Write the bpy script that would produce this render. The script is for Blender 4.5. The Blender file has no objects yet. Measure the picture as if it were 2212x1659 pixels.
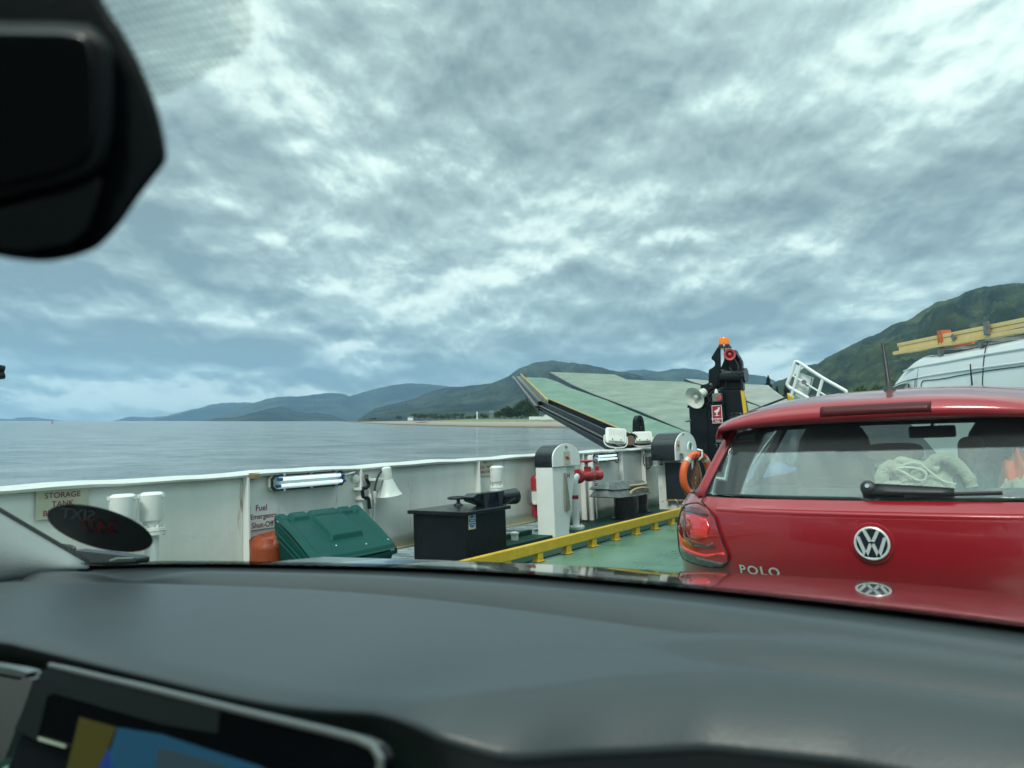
import bpy, bmesh, math, random
from mathutils import Vector, Matrix, noise
import numpy as np
random.seed(7)
S = bpy.context.scene
C = S.collection
rad = math.radians

# ------------------------------------------------------------------ camera
# deck frame: X starboard, Y bow, Z up from the deck; the boat lists 2.7 degrees to port, so gravity-up is tilted in it
F = 1600.0; CX = 1106.0; CY = 829.5; H = 1.28
def nv(v): v = np.array(v, float); return v / np.linalg.norm(v)
_f = nv((2232-CX, 915-CY, F))
_l = nv((-(F*F+210.0*(915-CY))/(2232-CX), 210.0, F))
_X = -_l; _Y = _f; _Z = np.cross(_X, _Y)
M = np.array([_X, _Y, _Z])                     # camera axes (right, down, forward) -> deck
EYE = np.array([0, 0, H])
cam = bpy.data.cameras.new("camera"); camo = bpy.data.objects.new("camera", cam); C.objects.link(camo)
camo.matrix_world = Matrix(((M[0,0], -M[0,1], -M[0,2], 0), (M[1,0], -M[1,1], -M[1,2], 0), (M[2,0], -M[2,1], -M[2,2], H), (0,0,0,1)))
cam.sensor_width = 36; cam.lens = F/2212*36; cam.clip_start = 0.05; cam.clip_end = 90000
cam.dof.use_dof = True; cam.dof.focus_distance = 7.5; cam.dof.aperture_fstop = 6.2
S.camera = camo
# gravity frame (x right of view, y ahead, z true up), origin at the camera
a_ = 79.5/F; c_ = 1/math.hypot(1, a_)
GR = M @ np.array([[1,0,0],[0,a_*c_,-c_],[0,c_,a_*c_]])
G = Matrix(((GR[0,0],GR[0,1],GR[0,2],0),(GR[1,0],GR[1,1],GR[1,2],0),(GR[2,0],GR[2,1],GR[2,2],H),(0,0,0,1)))
SEA = -2.45

# ------------------------------------------------------------------ world
W = bpy.data.worlds.new("World"); S.world = W; W.use_nodes = True
nt = W.node_tree; N = nt.nodes; L = nt.links
for n in list(N): N.remove(n)
def nd(t, **k):
    n = N.new(t)
    for a, b in k.items(): setattr(n, a, b)
    return n
def math_(op, a, b=None, c=None, clamp=False):
    n = N.new("ShaderNodeMath"); n.operation = op; n.use_clamp = clamp
    for i, v in enumerate((a, b, c)):
        if v is None: continue
        if isinstance(v, (int, float)): n.inputs[i].default_value = v
        else: L.new(v, n.inputs[i])
    return n.outputs[0]
SUN_EL = rad(48); SUN_AZ = rad(166)   # azimuth clockwise from the bow
tc = nd("ShaderNodeTexCoord")
# rotate directions into the gravity frame: dot with the three axes
def dotax(col):
    n = N.new("ShaderNodeVectorMath"); n.operation = "DOT_PRODUCT"
    L.new(tc.outputs["Generated"], n.inputs[0]); n.inputs[1].default_value = tuple(GR[:, col]); return n.outputs["Value"]
gx, gy, gz = dotax(0), dotax(1), dotax(2)
zz = math_("ADD", math_("MAXIMUM", gz, 0.0), 0.34)
cmb = nd("ShaderNodeCombineXYZ")
L.new(math_("DIVIDE", gx, zz), cmb.inputs[0]); L.new(math_("DIVIDE", gy, zz), cmb.inputs[1])
def noise_(scale, detail, rough, dist, off, sy=1.0, k=1.0):
    m = nd("ShaderNodeMapping"); L.new(cmb.outputs[0], m.inputs[0]); m.inputs["Location"].default_value = off
    m.inputs["Scale"].default_value = (k, sy*k, 1)
    n = nd("ShaderNodeTexNoise"); L.new(m.outputs[0], n.inputs["Vector"])
    n.inputs["Scale"].default_value = scale; n.inputs["Detail"].default_value = detail
    n.inputs["Roughness"].default_value = rough; n.inputs["Distortion"].default_value = dist
    return n.outputs["Fac"]
big = noise_(1.5, 4, 0.5, 0.2, (3.1, 1.7, 0), 0.85)
mid = noise_(4.4, 10, 0.54, 0.15, (7.3, 2.2, 1), 0.72)
mid2 = noise_(4.4, 8, 0.54, 0.15, (7.3, 2.2, 1), 0.72, k=0.972)
fin = noise_(13.0, 8, 0.60, 0.2, (1.3, 9.2, 2), 0.82)
az = math_("ARCTAN2", gx, gy); el = math_("ARCSINE", gz)
def blob(px, py, wx, wy, amp):   # a bank of cloud in one direction of the sky
    v = GR.T @ M @ np.array([px-CX, py-CY, F]); v = v/np.linalg.norm(v)
    a0 = math.atan2(v[0], v[1]); e0 = math.asin(v[2])
    da = math_("DIVIDE", math_("SUBTRACT", az, a0), wx/F); de = math_("DIVIDE", math_("SUBTRACT", el, e0), wy/F)
    # the edge of the bank is broken up by the fine cloud noise
    r = math_("ADD", math_("ADD", math_("POWER", da, 2.0), math_("POWER", de, 2.0)), math_("MULTIPLY", math_("SUBTRACT", mid, 0.5), 2.2))
    g = math_("SUBTRACT", 1.0, math_("MULTIPLY", r, 1.0), clamp=False)
    g = math_("MULTIPLY", math_("SMOOTH_MIN", math_("MAXIMUM", g, 0.0), 1.0, 0.2), amp)
    return g
dens = math_("ADD", math_("MULTIPLY", big, 1.0), math_("ADD", math_("MULTIPLY", mid, 0.62), math_("ADD", math_("MULTIPLY", fin, 0.22), math_("MULTIPLY", math_("SUBTRACT", mid2, mid), -1.25))))
dens = math_("SUBTRACT", dens, 0.925)    # about -0.3 .. 0.3, high = thick dark cloud
for b in [(330, 745, 340, 50, 0.36), (60, 655, 360, 50, 0.08), (570, 768, 95, 36, 0.34), (820, 700, 260, 60, 0.06),
          (1000, 450, 250, 120, 0.06), (1850, 330, 480, 160, 0.09), (1450, 690, 300, 60, 0.08), (1560, 120, 420, 90, 0.05),
          (210, 640, 80, 40, -0.20), (330, 850, 420, 40, -0.26), (800, 770, 200, 42, -0.16), (700, 150, 200, 200, -0.10),
          (1000, 340, 130, 80, -0.14), (1650, 520, 330, 70, -0.10), (1650, 790, 170, 60, -0.22), (2150, 60, 150, 120, -0.10), (480, 390, 120, 60, -0.08), (1200,560,200,60,-0.08)]:
    dens = math_("ADD", dens, blob(*b))
rmp = nd("ShaderNodeValToRGB"); L.new(math_("MULTIPLY_ADD", dens, 1.95, 0.545, clamp=True), rmp.inputs[0])
e = rmp.color_ramp.elements
e[0].position = 0.0; e[0].color = (0.80, 0.92, 0.90, 1)
e[1].position = 1.0; e[1].color = (0.195, 0.265, 0.295, 1)
for p, c in ((0.2, (0.64, 0.78, 0.77, 1)), (0.40, (0.43, 0.56, 0.575, 1)), (0.58, (0.34, 0.44, 0.46, 1)), (0.78, (0.26, 0.345, 0.37, 1))):
    x = e.new(p); x.color = c
# an overcast sky is brighter overhead than near the horizon
up = nd("ShaderNodeMapRange"); L.new(gz, up.inputs[0]); up.interpolation_type = "SMOOTHSTEP"
up.inputs["From Min"].default_value = 0.5; up.inputs["From Max"].default_value = 0.95
up.inputs["To Min"].default_value = 1.0; up.inputs["To Max"].default_value = 2.8
sc = nd("ShaderNodeVectorMath", operation="SCALE"); L.new(rmp.outputs[0], sc.inputs[0]); L.new(up.outputs[0], sc.inputs["Scale"])
# far rain veil along the horizon
hz = nd("ShaderNodeMapRange"); L.new(gz, hz.inputs[0]); hz.interpolation_type = "SMOOTHSTEP"
hz.inputs["From Min"].default_value = -0.01; hz.inputs["From Max"].default_value = 0.05
hz.inputs["To Min"].default_value = 0.6; hz.inputs["To Max"].default_value = 0.0
mxh = nd("ShaderNodeMix", data_type="RGBA"); L.new(hz.outputs[0], mxh.inputs["Factor"]); L.new(sc.outputs[0], mxh.inputs["A"])
mxh.inputs["B"].default_value = (0.36, 0.52, 0.60, 1)
sky = nd("ShaderNodeTexSky", sky_type="NISHITA"); sky.sun_disc = False; sky.sun_elevation = SUN_EL; sky.sun_rotation = SUN_AZ
bg1 = nd("ShaderNodeBackground"); L.new(sky.outputs[0], bg1.inputs[0]); bg1.inputs[1].default_value = 0.08
bg2 = nd("ShaderNodeBackground"); L.new(mxh.outputs["Result"], bg2.inputs[0]); bg2.inputs[1].default_value = 1.0
mxs = nd("ShaderNodeMixShader"); mxs.inputs[0].default_value = 0.93
L.new(bg1.outputs[0], mxs.inputs[1]); L.new(bg2.outputs[0], mxs.inputs[2])
wo = nd("ShaderNodeOutputWorld"); L.new(mxs.outputs[0], wo.inputs[0])
W.cycles.sampling_method = "MANUAL"; W.cycles.sample_map_resolution = 512

sun = bpy.data.lights.new("sun", "SUN"); sun.energy = 1.5; sun.angle = rad(14); sun.color = (1.0, 0.965, 0.91)
suno = bpy.data.objects.new("sun", sun); C.objects.link(suno)
sd = Vector((math.sin(SUN_AZ)*math.cos(SUN_EL), math.cos(SUN_AZ)*math.cos(SUN_EL), math.sin(SUN_EL)))
suno.rotation_euler = sd.to_track_quat("Z", "Y").to_euler(); suno.location = (10, -10, 20)
S.view_settings.view_transform = "Standard"; S.view_settings.look = "None"; S.view_settings.exposure = 0.52; S.view_settings.gamma = 1
S.render.engine = "CYCLES"
S.cycles.max_bounces = 7; S.cycles.diffuse_bounces = 3; S.cycles.glossy_bounces = 4; S.cycles.transmission_bounces = 5
S.cycles.transparent_max_bounces = 24; S.cycles.volume_bounces = 1; S.cycles.sample_clamp_indirect = 6; S.cycles.caustics_reflective = False; S.cycles.caustics_refractive = False

# ------------------------------------------------------------------ measuring helpers
K = 0.548611
REG = {2:(0,1750,.45208),3:(950,1750,.45208),4:(1850,1650,.45208),5:(1950,1300,.49729),6:(2600,1250,.36166),7:(2600,1450,.64738),
       9:(3400,1050,.33158),10:(0,1200,.99458),11:(3000,1600,.46655),13:(2500,1600,.24111),14:(1400,1300,.40687)}
def U(r, x, y): a, b, s = REG[r]; return ((a+x*s)*K, (b+y*s)*K)
def ray(u): return nv(M @ np.array([u[0]-CX, u[1]-CY, F]))
def at(u, ax, v):
    d = ray(u); t = (v-EYE[ax])/d[ax]; return Vector(EYE+d*t)
def A(r, x, y, ax, v): return at(U(r, x, y), ax, v)
def onpl(u, p0, n):
    d = ray(u); t = np.dot(np.array(p0)-EYE, np.array(n))/np.dot(d, np.array(n)); return Vector(EYE+d*t)
def deckdir(cx, cy, cz): return Vector(M @ np.array([cx, cy, cz]))

# ------------------------------------------------------------------ materials
MATS = {}
def mat(name, col, rough=0.5, metal=0.0, col2=None, nscale=3.0, bump=0.0, bscale=40.0, coat=0.0, spec=0.5, rust=0.0, detail=5, streak=False, emit=None, estr=0.0, sheen=0.0, rustc=(0.25,0.09,0.03), coord="Object"):
    m = bpy.data.materials.new(name); m.use_nodes = True; t = m.node_tree; b = t.nodes["Principled BSDF"]
    b.inputs["Base Color"].default_value = (*col, 1); b.inputs["Roughness"].default_value = rough; b.inputs["Metallic"].default_value = metal
    b.inputs["Coat Weight"].default_value = coat; b.inputs["Coat Roughness"].default_value = 0.03; b.inputs["Specular IOR Level"].default_value = spec
    if sheen: b.inputs["Sheen Weight"].default_value = sheen; b.inputs["Sheen Roughness"].default_value = 0.4
    tcn = t.nodes.new("ShaderNodeTexCoord"); mp = t.nodes.new("ShaderNodeMapping"); t.links.new(tcn.outputs[coord], mp.inputs[0])
    if streak: mp.inputs["Scale"].default_value = (1, 1, 0.15)
    src = None
    if col2 is not None:
        n = t.nodes.new("ShaderNodeTexNoise"); n.inputs["Scale"].default_value = nscale; n.inputs["Detail"].default_value = detail; n.inputs["Roughness"].default_value = 0.62
        t.links.new(mp.outputs[0], n.inputs["Vector"])
        r = t.nodes.new("ShaderNodeValToRGB"); r.color_ramp.elements[0].position = 0.32; r.color_ramp.elements[1].position = 0.68
        r.color_ramp.elements[0].color = (*col, 1); r.color_ramp.elements[1].color = (*col2, 1)
        t.links.new(n.outputs["Fac"], r.inputs[0]); src = r.outputs[0]
        mr = t.nodes.new("ShaderNodeMapRange"); t.links.new(n.outputs["Fac"], mr.inputs[0])
        mr.inputs["To Min"].default_value = max(0.02, rough-0.08); mr.inputs["To Max"].default_value = rough+0.1
        t.links.new(mr.outputs[0], b.inputs["Roughness"])
    if rust > 0:
        n2 = t.nodes.new("ShaderNodeTexNoise"); n2.inputs["Scale"].default_value = nscale*2.3; n2.inputs["Detail"].default_value = 8; n2.inputs["Roughness"].default_value = 0.7
        t.links.new(mp.outputs[0], n2.inputs["Vector"])
        r2 = t.nodes.new("ShaderNodeMapRange"); t.links.new(n2.outputs["Fac"], r2.inputs[0]); r2.inputs["From Min"].default_value = 0.70-rust*0.2; r2.inputs["From Max"].default_value = 0.78-rust*0.2
        r2.clamp = True
        mx = t.nodes.new("ShaderNodeMix"); mx.data_type = "RGBA"; t.links.new(r2.outputs[0], mx.inputs["Factor"])
        if src: t.links.new(src, mx.inputs["A"])
        else: mx.inputs["A"].default_value = (*col, 1)
        mx.inputs["B"].default_value = (*rustc, 1); src = mx.outputs["Result"]
    if src: t.links.new(src, b.inputs["Base Color"])
    if bump > 0:
        n3 = t.nodes.new("ShaderNodeTexNoise"); n3.inputs["Scale"].default_value = bscale; n3.inputs["Detail"].default_value = 4
        t.links.new(tcn.outputs[coord], n3.inputs["Vector"])
        bp = t.nodes.new("ShaderNodeBump"); bp.inputs["Strength"].default_value = bump; bp.inputs["Distance"].default_value = 0.01
        t.links.new(n3.outputs["Fac"], bp.inputs["Height"]); t.links.new(bp.outputs[0], b.inputs["Normal"])
    if emit: b.inputs["Emission Color"].default_value = (*emit, 1); b.inputs["Emission Strength"].default_value = estr
    MATS[name] = m; return m
def tint(name, col, gloss=0.08, rough=0.0, haze=0.0, hazecol=(.5,.55,.55)):   # a thin pane: tinted see-through with a clear reflection
    m = bpy.data.materials.new(name); m.use_nodes = True; t = m.node_tree
    for n in list(t.nodes): t.nodes.remove(n)
    o = t.nodes.new("ShaderNodeOutputMaterial"); tr = t.nodes.new("ShaderNodeBsdfTransparent"); tr.inputs[0].default_value = (*col, 1)
    g = t.nodes.new("ShaderNodeBsdfGlossy"); g.inputs["Roughness"].default_value = rough
    fr = t.nodes.new("ShaderNodeFresnel"); fr.inputs[0].default_value = 1.45
    mu = t.nodes.new("ShaderNodeMath"); mu.operation = "MULTIPLY"; t.links.new(fr.outputs[0], mu.inputs[0]); mu.inputs[1].default_value = gloss
    mx = t.nodes.new("ShaderNodeMixShader"); t.links.new(mu.outputs[0], mx.inputs[0]); t.links.new(tr.outputs[0], mx.inputs[1]); t.links.new(g.outputs[0], mx.inputs[2])
    last = mx
    if haze > 0:
        d = t.nodes.new("ShaderNodeBsdfDiffuse"); d.inputs[0].default_value = (*hazecol, 1)
        m2 = t.nodes.new("ShaderNodeMixShader"); m2.inputs[0].default_value = haze; t.links.new(mx.outputs[0], m2.inputs[1]); t.links.new(d.outputs[0], m2.inputs[2]); last = m2
    t.links.new(last.outputs[0], o.inputs[0]); MATS[name] = m; return m

white = mat("white_paint", (.64,.67,.61), .42, col2=(.82,.83,.79), nscale=1.6, bump=.35, bscale=14, rust=.22, streak=True)
whiteR = mat("white_paint_rusty", (.68,.70,.66), .42, col2=(.78,.80,.76), nscale=4, bump=.3, bscale=30, rust=.45)
whiteC = mat("white_clean", (.74,.76,.74), .35, col2=(.80,.81,.79), nscale=5, bump=.15, bscale=40)
blackP = mat("black_gloss_paint", (.003,.005,.008), .18, col2=(.006,.010,.014), nscale=6, bump=.35, bscale=45, coat=.1)
blackR = mat("black_worn_paint", (.003,.006,.009), .32, col2=(.007,.011,.015), nscale=5, bump=.5, bscale=28, rust=.06, rustc=(.06,.07,.07), spec=.22)
blackPl = mat("black_plastic", (.012,.014,.016), .38, bump=.1, bscale=200)
deckg = mat("green_deck_paint", (.060,.165,.112), .28, col2=(.125,.255,.185), nscale=1.4, bump=.35, bscale=26, rust=.25, rustc=(.05,.09,.07), detail=8)
dkgreen = mat("dark_green_paint", (.006,.035,.024), .5, col2=(.012,.055,.038), nscale=4, bump=.3, bscale=30, rust=.1, spec=.1)
yellow = mat("yellow_paint", (.62,.36,.015), .45, col2=(.72,.45,.03), nscale=7, bump=.4, bscale=40, rust=.50, rustc=(.16,.10,.035))
yellowC = mat("yellow_clean", (.80,.50,.02), .45, col2=(.70,.44,.03), nscale=7)
red = mat("red_valve_paint", (.30,.012,.018), .30, col2=(.38,.02,.03), nscale=8, bump=.2, bscale=60, coat=.3)
rustm = mat("rust", (.22,.09,.03), .85, col2=(.45,.28,.12), nscale=20, bump=.5, bscale=80)
steel = mat("grey_steel", (.28,.30,.30), .4, metal=.6, col2=(.18,.19,.19), nscale=9)
chrome = mat("chrome", (.75,.77,.78), .08, metal=1.0)
rubber = mat("black_rubber", (.015,.015,.016), .6)
bingreen = mat("green_moulded_plastic", (.000,.052,.045), .40, col2=(.001,.072,.061), nscale=2, bump=.12, bscale=60, spec=.15)
orangebag = mat("orange_rubber", (.22,.036,.008), .5, col2=(.32,.055,.012), nscale=6, bump=.3, bscale=10)
tube = mat("fluorescent_tube", (.9,.95,1), .3, emit=(.80,.95,1.0), estr=.62)
lens = tint("clear_lens", (.92,.96,.96), .5)
signc = mat("cream_sign", (.46,.45,.33), .5, col2=(.56,.55,.43), nscale=6)
signw = mat("white_sign", (.70,.72,.70), .4, col2=(.75,.77,.75), nscale=6)
maroon = mat("maroon_lettering", (.22,.012,.035), .5)
bluec = mat("blue_sign", (.01,.12,.36), .4)
whitel = mat("white_lettering", (.8,.82,.82), .4)
redl = mat("red_sign", (.38,.01,.03), .4)
greenl = mat("green_sign", (.0,.22,.08), .4)
canvas = mat("grey_canvas", (.16,.16,.13), .8, col2=(.30,.30,.25), nscale=10, bump=.5, bscale=40)
lead = mat("grey_weathered_hood", (.075,.09,.09), .5, col2=(.20,.22,.21), nscale=9, bump=.12, bscale=30)
rope = mat("beige_rope", (.45,.38,.22), .8, bump=.6, bscale=120)
ropeb = mat("brown_rope", (.13,.07,.04), .9, col2=(.22,.13,.08), nscale=60, bump=.8, bscale=150)
orange = mat("orange_lifebuoy", (.72,.105,.025), .42, col2=(.80,.15,.045), nscale=10, bump=.15, bscale=50)
reflt = mat("reflective_tape", (.50,.55,.53), .3, metal=.4)
amber = mat("amber_lens", (.85,.20,.005), .15, coat=.5, emit=(1,.22,0), estr=.12)
pinkred = mat("red_siren", (.55,.07,.07), .4)
horn = mat("white_horn", (.60,.65,.62), .4, col2=(.68,.72,.69), nscale=7)
hornc = mat("cream_horn", (.70,.72,.64), .4)
rampg = mat("ramp_green", (.085,.185,.130), .55, col2=(.19,.285,.225), nscale=1.5, bump=.6, bscale=18, rust=.55, rustc=(.27,.275,.25), detail=9)
rampmid = mat("ramp_grey_green", (.13,.20,.15), .55, col2=(.27,.31,.26), nscale=1.3, bump=.6, bscale=18, rust=.6, rustc=(.30,.30,.27), detail=9)
rampgrey = mat("ramp_grey", (.22,.23,.21), .6, col2=(.34,.36,.32), nscale=2, bump=.5, bscale=14)
polo = mat("car_red_paint", (.34,.005,.014), .28, metal=.1, coat=.8)
trim = mat("black_trim", (.012,.016,.022), .25, coat=.3)
gap = mat("panel_gap", (.012,.001,.003), .6)
inter = mat("dark_interior", (.030,.035,.038), .75, bump=.1, bscale=90)
seatm = mat("seat_cloth", (.05,.06,.068), .85, bump=.3, bscale=150)
fleece = mat("pale_fleece", (.52,.56,.42), .95, col2=(.62,.67,.54), nscale=60, bump=1.0, bscale=180, sheen=.4)
fleeceh = mat("pale_fleece_hem", (.80,.86,.76), .9, bump=.4, bscale=120)
darkcloth = mat("dark_jacket_cloth", (.04,.085,.10), .6, bump=.4, bscale=30)
orcloth = mat("orange_cloth", (.75,.14,.05), .8, bump=.4, bscale=60)
glassP = tint("rear_window_glass", (.94,.985,.97), 1.6, 0, .03, (.5,.62,.62))
glassS = tint("side_window_glass", (.98,1,.995), .4)
vanw = mat("van_white", (.80,.83,.84), .3, coat=.6, col2=(.78,.82,.83), nscale=2)
darkglass = mat("dark_glass", (.01,.015,.018), .05, coat=1)
wood = mat("sawn_timber", (.80,.56,.22), .65, col2=(.86,.66,.34), nscale=3, bump=.2, bscale=60, streak=False)
strap = mat("orange_strap", (.55,.13,.05), .7)
bluep = mat("blue_car_paint", (.03,.14,.42), .25, coat=1)
blackfab = mat("board_black", (.012,.018,.028), .45, bump=.15, bscale=60)
dashm = mat("dashboard_vinyl", (.036,.045,.050), .38, col2=(.042,.053,.058), nscale=2.5, bump=.08, bscale=500, spec=.5)
dashd = mat("dashboard_dark_vinyl", (.020,.024,.026), .6, bump=.2, bscale=300)
pillarm = mat("pale_pillar_trim", (.30,.33,.32), .7, bump=.1, bscale=200)
mirrorb = mat("mirror_black_plastic", (.006,.009,.010), .35, bump=.05, bscale=100, spec=.12)
mirrorg = mat("mirror_black_gloss", (.004,.005,.006), .12)
silver = mat("silver_trim", (.30,.34,.34), .3, metal=.7)
bonnet = mat("bonnet_paint", (.10,.115,.12), .10, metal=.2, coat=.9, col2=(.16,.175,.18), nscale=14, bump=.03, bscale=9)
screenoff = mat("screen_glass", (.003,.004,.005), .12, coat=0, spec=.3)
olive = mat("screen_olive", (.02,.02,.004), .3, emit=(.15,.15,.03), estr=.15)
scrblue = mat("screen_blue", (.01,.04,.07), .3, emit=(.03,.15,.27), estr=.16)
scrdblue = mat("screen_deep_blue", (.01,.02,.09), .3, emit=(.02,.06,.30), estr=.25)
wallw = mat("house_white", (.74,.76,.74), .7)
slate = mat("slate_roof", (.10,.11,.12), .7)
bark = mat("bark", (.09,.07,.05), .9, bump=.4, bscale=5)

# ------------------------------------------------------------------ mesh helpers
class MB:
    def __init__(s): s.v = []; s.f = []
    def add(s, vs, fs):
        o = len(s.v); s.v += [Vector(x) for x in vs]; s.f += [tuple(o+i for i in f) for f in fs]; return s
    def box(s, c, sz, R=None):
        c = Vector(c); h = Vector(sz)/2; vs = []
        for dx in (-1,1):
            for dy in (-1,1):
                for dz in (-1,1):
                    d = Vector((dx*h.x, dy*h.y, dz*h.z)); vs.append(c+(R@d if R else d))
        return s.add(vs, [(0,1,3,2),(4,6,7,5),(0,4,5,1),(2,3,7,6),(0,2,6,4),(1,5,7,3)])
    def bx(s, x0, x1, y0, y1, z0, z1): return s.box(((x0+x1)/2,(y0+y1)/2,(z0+z1)/2), (abs(x1-x0),abs(y1-y0),abs(z1-z0)))
    def lathe(s, o, ax, prof, n=20):      # prof: (distance along axis, radius)
        o = Vector(o); ax = Vector(ax).normalized(); u = ax.orthogonal().normalized(); w = ax.cross(u)
        vs = []; fs = []
        for (d, r) in prof:
            for i in range(n):
                t = 2*math.pi*i/n; vs.append(o+ax*d+(u*math.cos(t)+w*math.sin(t))*r)
        for k in range(len(prof)-1):
            for i in range(n):
                j = (i+1)%n; fs.append((k*n+i, k*n+j, (k+1)*n+j, (k+1)*n+i))
        fs.append(tuple(range(n))[::-1]); fs.append(tuple((len(prof)-1)*n+i for i in range(n)))
        return s.add(vs, fs)
    def cyl(s, a, b, r, r2=None, n=14):
        a = Vector(a); b = Vector(b); return s.lathe(a, b-a, [(0,r),((b-a).length, r if r2 is None else r2)], n)
    def tube(s, pts, r, n=8, closed=False):
        pts = [Vector(p) for p in pts]; m = len(pts); vs = []; fs = []; pu = None
        for i, p in enumerate(pts):
            if closed: t = pts[(i+1)%m]-pts[i-1]
            else: t = pts[min(i+1,m-1)]-pts[max(i-1,0)]
            t.normalize()
            if pu is None: pu = t.orthogonal().normalized()
            else: pu = (pu-t*pu.dot(t)).normalized()
            w = t.cross(pu); rr = r[i] if isinstance(r, (list,tuple)) else r
            for k in range(n):
                a = 2*math.pi*k/n; vs.append(p+(pu*math.cos(a)+w*math.sin(a))*rr)
        for i in range(m if closed else m-1):
            for k in range(n):
                j = (k+1)%n; i2 = (i+1)%m; fs.append((i*n+k, i*n+j, i2*n+j, i2*n+k))
        if not closed: fs.append(tuple(range(n))[::-1]); fs.append(tuple((m-1)*n+k for k in range(n)))
        return s.add(vs, fs)
    def prism(s, pts, d):                  # polygon (3D points) pushed along vector d
        pts = [Vector(p) for p in pts]; d = Vector(d); n = len(pts)
        s.add(pts+[p+d for p in pts], [tuple(range(n))[::-1], tuple(range(n,2*n))]+[(i,(i+1)%n,n+(i+1)%n,n+i) for i in range(n)]); return s
    def grid(s, rows, close=False):        # list of equal-length rows of points
        n = len(rows[0]); vs = [p for r in rows for p in r]; fs = []
        for i in range(len(rows)-1):
            for j in range(n-1 if not close else n):
                k = (j+1)%n; fs.append((i*n+j, i*n+k, (i+1)*n+k, (i+1)*n+j))
        return s.add(vs, fs)
def smoothpath(pts, k=6):
    pts = [Vector(p) for p in pts]; out = []
    for i in range(len(pts)-1):
        p0 = pts[max(i-1,0)]; p1 = pts[i]; p2 = pts[i+1]; p3 = pts[min(i+2,len(pts)-1)]
        for j in range(k):
            t = j/k; out.append(0.5*((2*p1)+(p2-p0)*t+(2*p0-5*p1+4*p2-p3)*t*t+(3*p1-p0-3*p2+p3)*t**3))
    out.append(pts[-1]); return out
def obj(name, mb, m, parent=None, smooth=False, bevel=0.0, label=None, solid=0.0, mods=None):
    me = bpy.data.meshes.new(name); 
    vs = mb.v
    off = Vector((0,0,0))
    if parent is not None: off = parent.get("_o") and Vector(parent["_o"]) or Vector((0,0,0))
    me.from_pydata([tuple(v-off) for v in vs], [], mb.f); me.update()
    bm = bmesh.new(); bm.from_mesh(me); bmesh.ops.recalc_face_normals(bm, faces=bm.faces); bm.to_mesh(me); bm.free()
    me.materials.append(m)
    o = bpy.data.objects.new(name, me); C.objects.link(o)
    if parent is not None: o.parent = parent; o["_o"] = list(off)
    if smooth:
        for p in me.polygons: p.use_smooth = True
        if smooth != "full":
            try: me.set_sharp_from_angle(angle=rad(38))
            except Exception: pass
    if solid: md = o.modifiers.new("solidify", "SOLIDIFY"); md.thickness = solid; md.offset = 0
    if bevel: md = o.modifiers.new("bevel", "BEVEL"); md.width = bevel; md.segments = 2; md.limit_method = "ANGLE"; md.angle_limit = rad(35)
    if label: o["label"] = label
    return o
def tag(o, label, cat, group=None):
    o["label"] = label; o["category"] = cat
    if group: o["group"] = group
    return o
def thing(name, loc, label, cat, group=None):
    o = bpy.data.objects.new(name, None); C.objects.link(o); o.location = loc; o["_o"] = list(loc); o.empty_display_size = .1
    return tag(o, label, cat, group)
def struct(name, mb, m, **k): o = obj(name, mb, m, **k); o["kind"] = "structure"; return o
def textmb(body, h, origin, right, up, align="CENTER", depth=0.002, mirror=False, spacing=1.0, shear=0.0):
    cu = bpy.data.curves.new("t", "FONT"); cu.body = body; cu.size = 1; cu.align_x = align; cu.align_y = "CENTER"; cu.extrude = 0; cu.space_line = spacing; cu.shear = shear; cu.offset = 0.016
    o = bpy.data.objects.new("t", cu); C.objects.link(o); dg = bpy.context.evaluated_depsgraph_get()
    me = bpy.data.meshes.new_from_object(o.evaluated_get(dg)); bpy.data.objects.remove(o)
    right = Vector(right).normalized(); up = Vector(up).normalized(); nn = right.cross(up); mb = MB()
    if mirror: right = -right
    mb.add([Vector(origin)+right*v.co.x*h+up*v.co.y*h for v in me.vertices], [tuple(p.vertices) for p in me.polygons])
    bpy.data.meshes.remove(me); return mb

# ================================================================== BACKGROUND (gravity frame, matrix G)
def gdir(u): return GR.T @ ray(u)
def gpt(u, D): d = gdir(u); k = D/math.hypot(d[0], d[1]); return Vector(d*k)
def toG(o, loc=(0,0,0)): o.matrix_world = G @ Matrix.Translation(Vector(loc))
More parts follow.
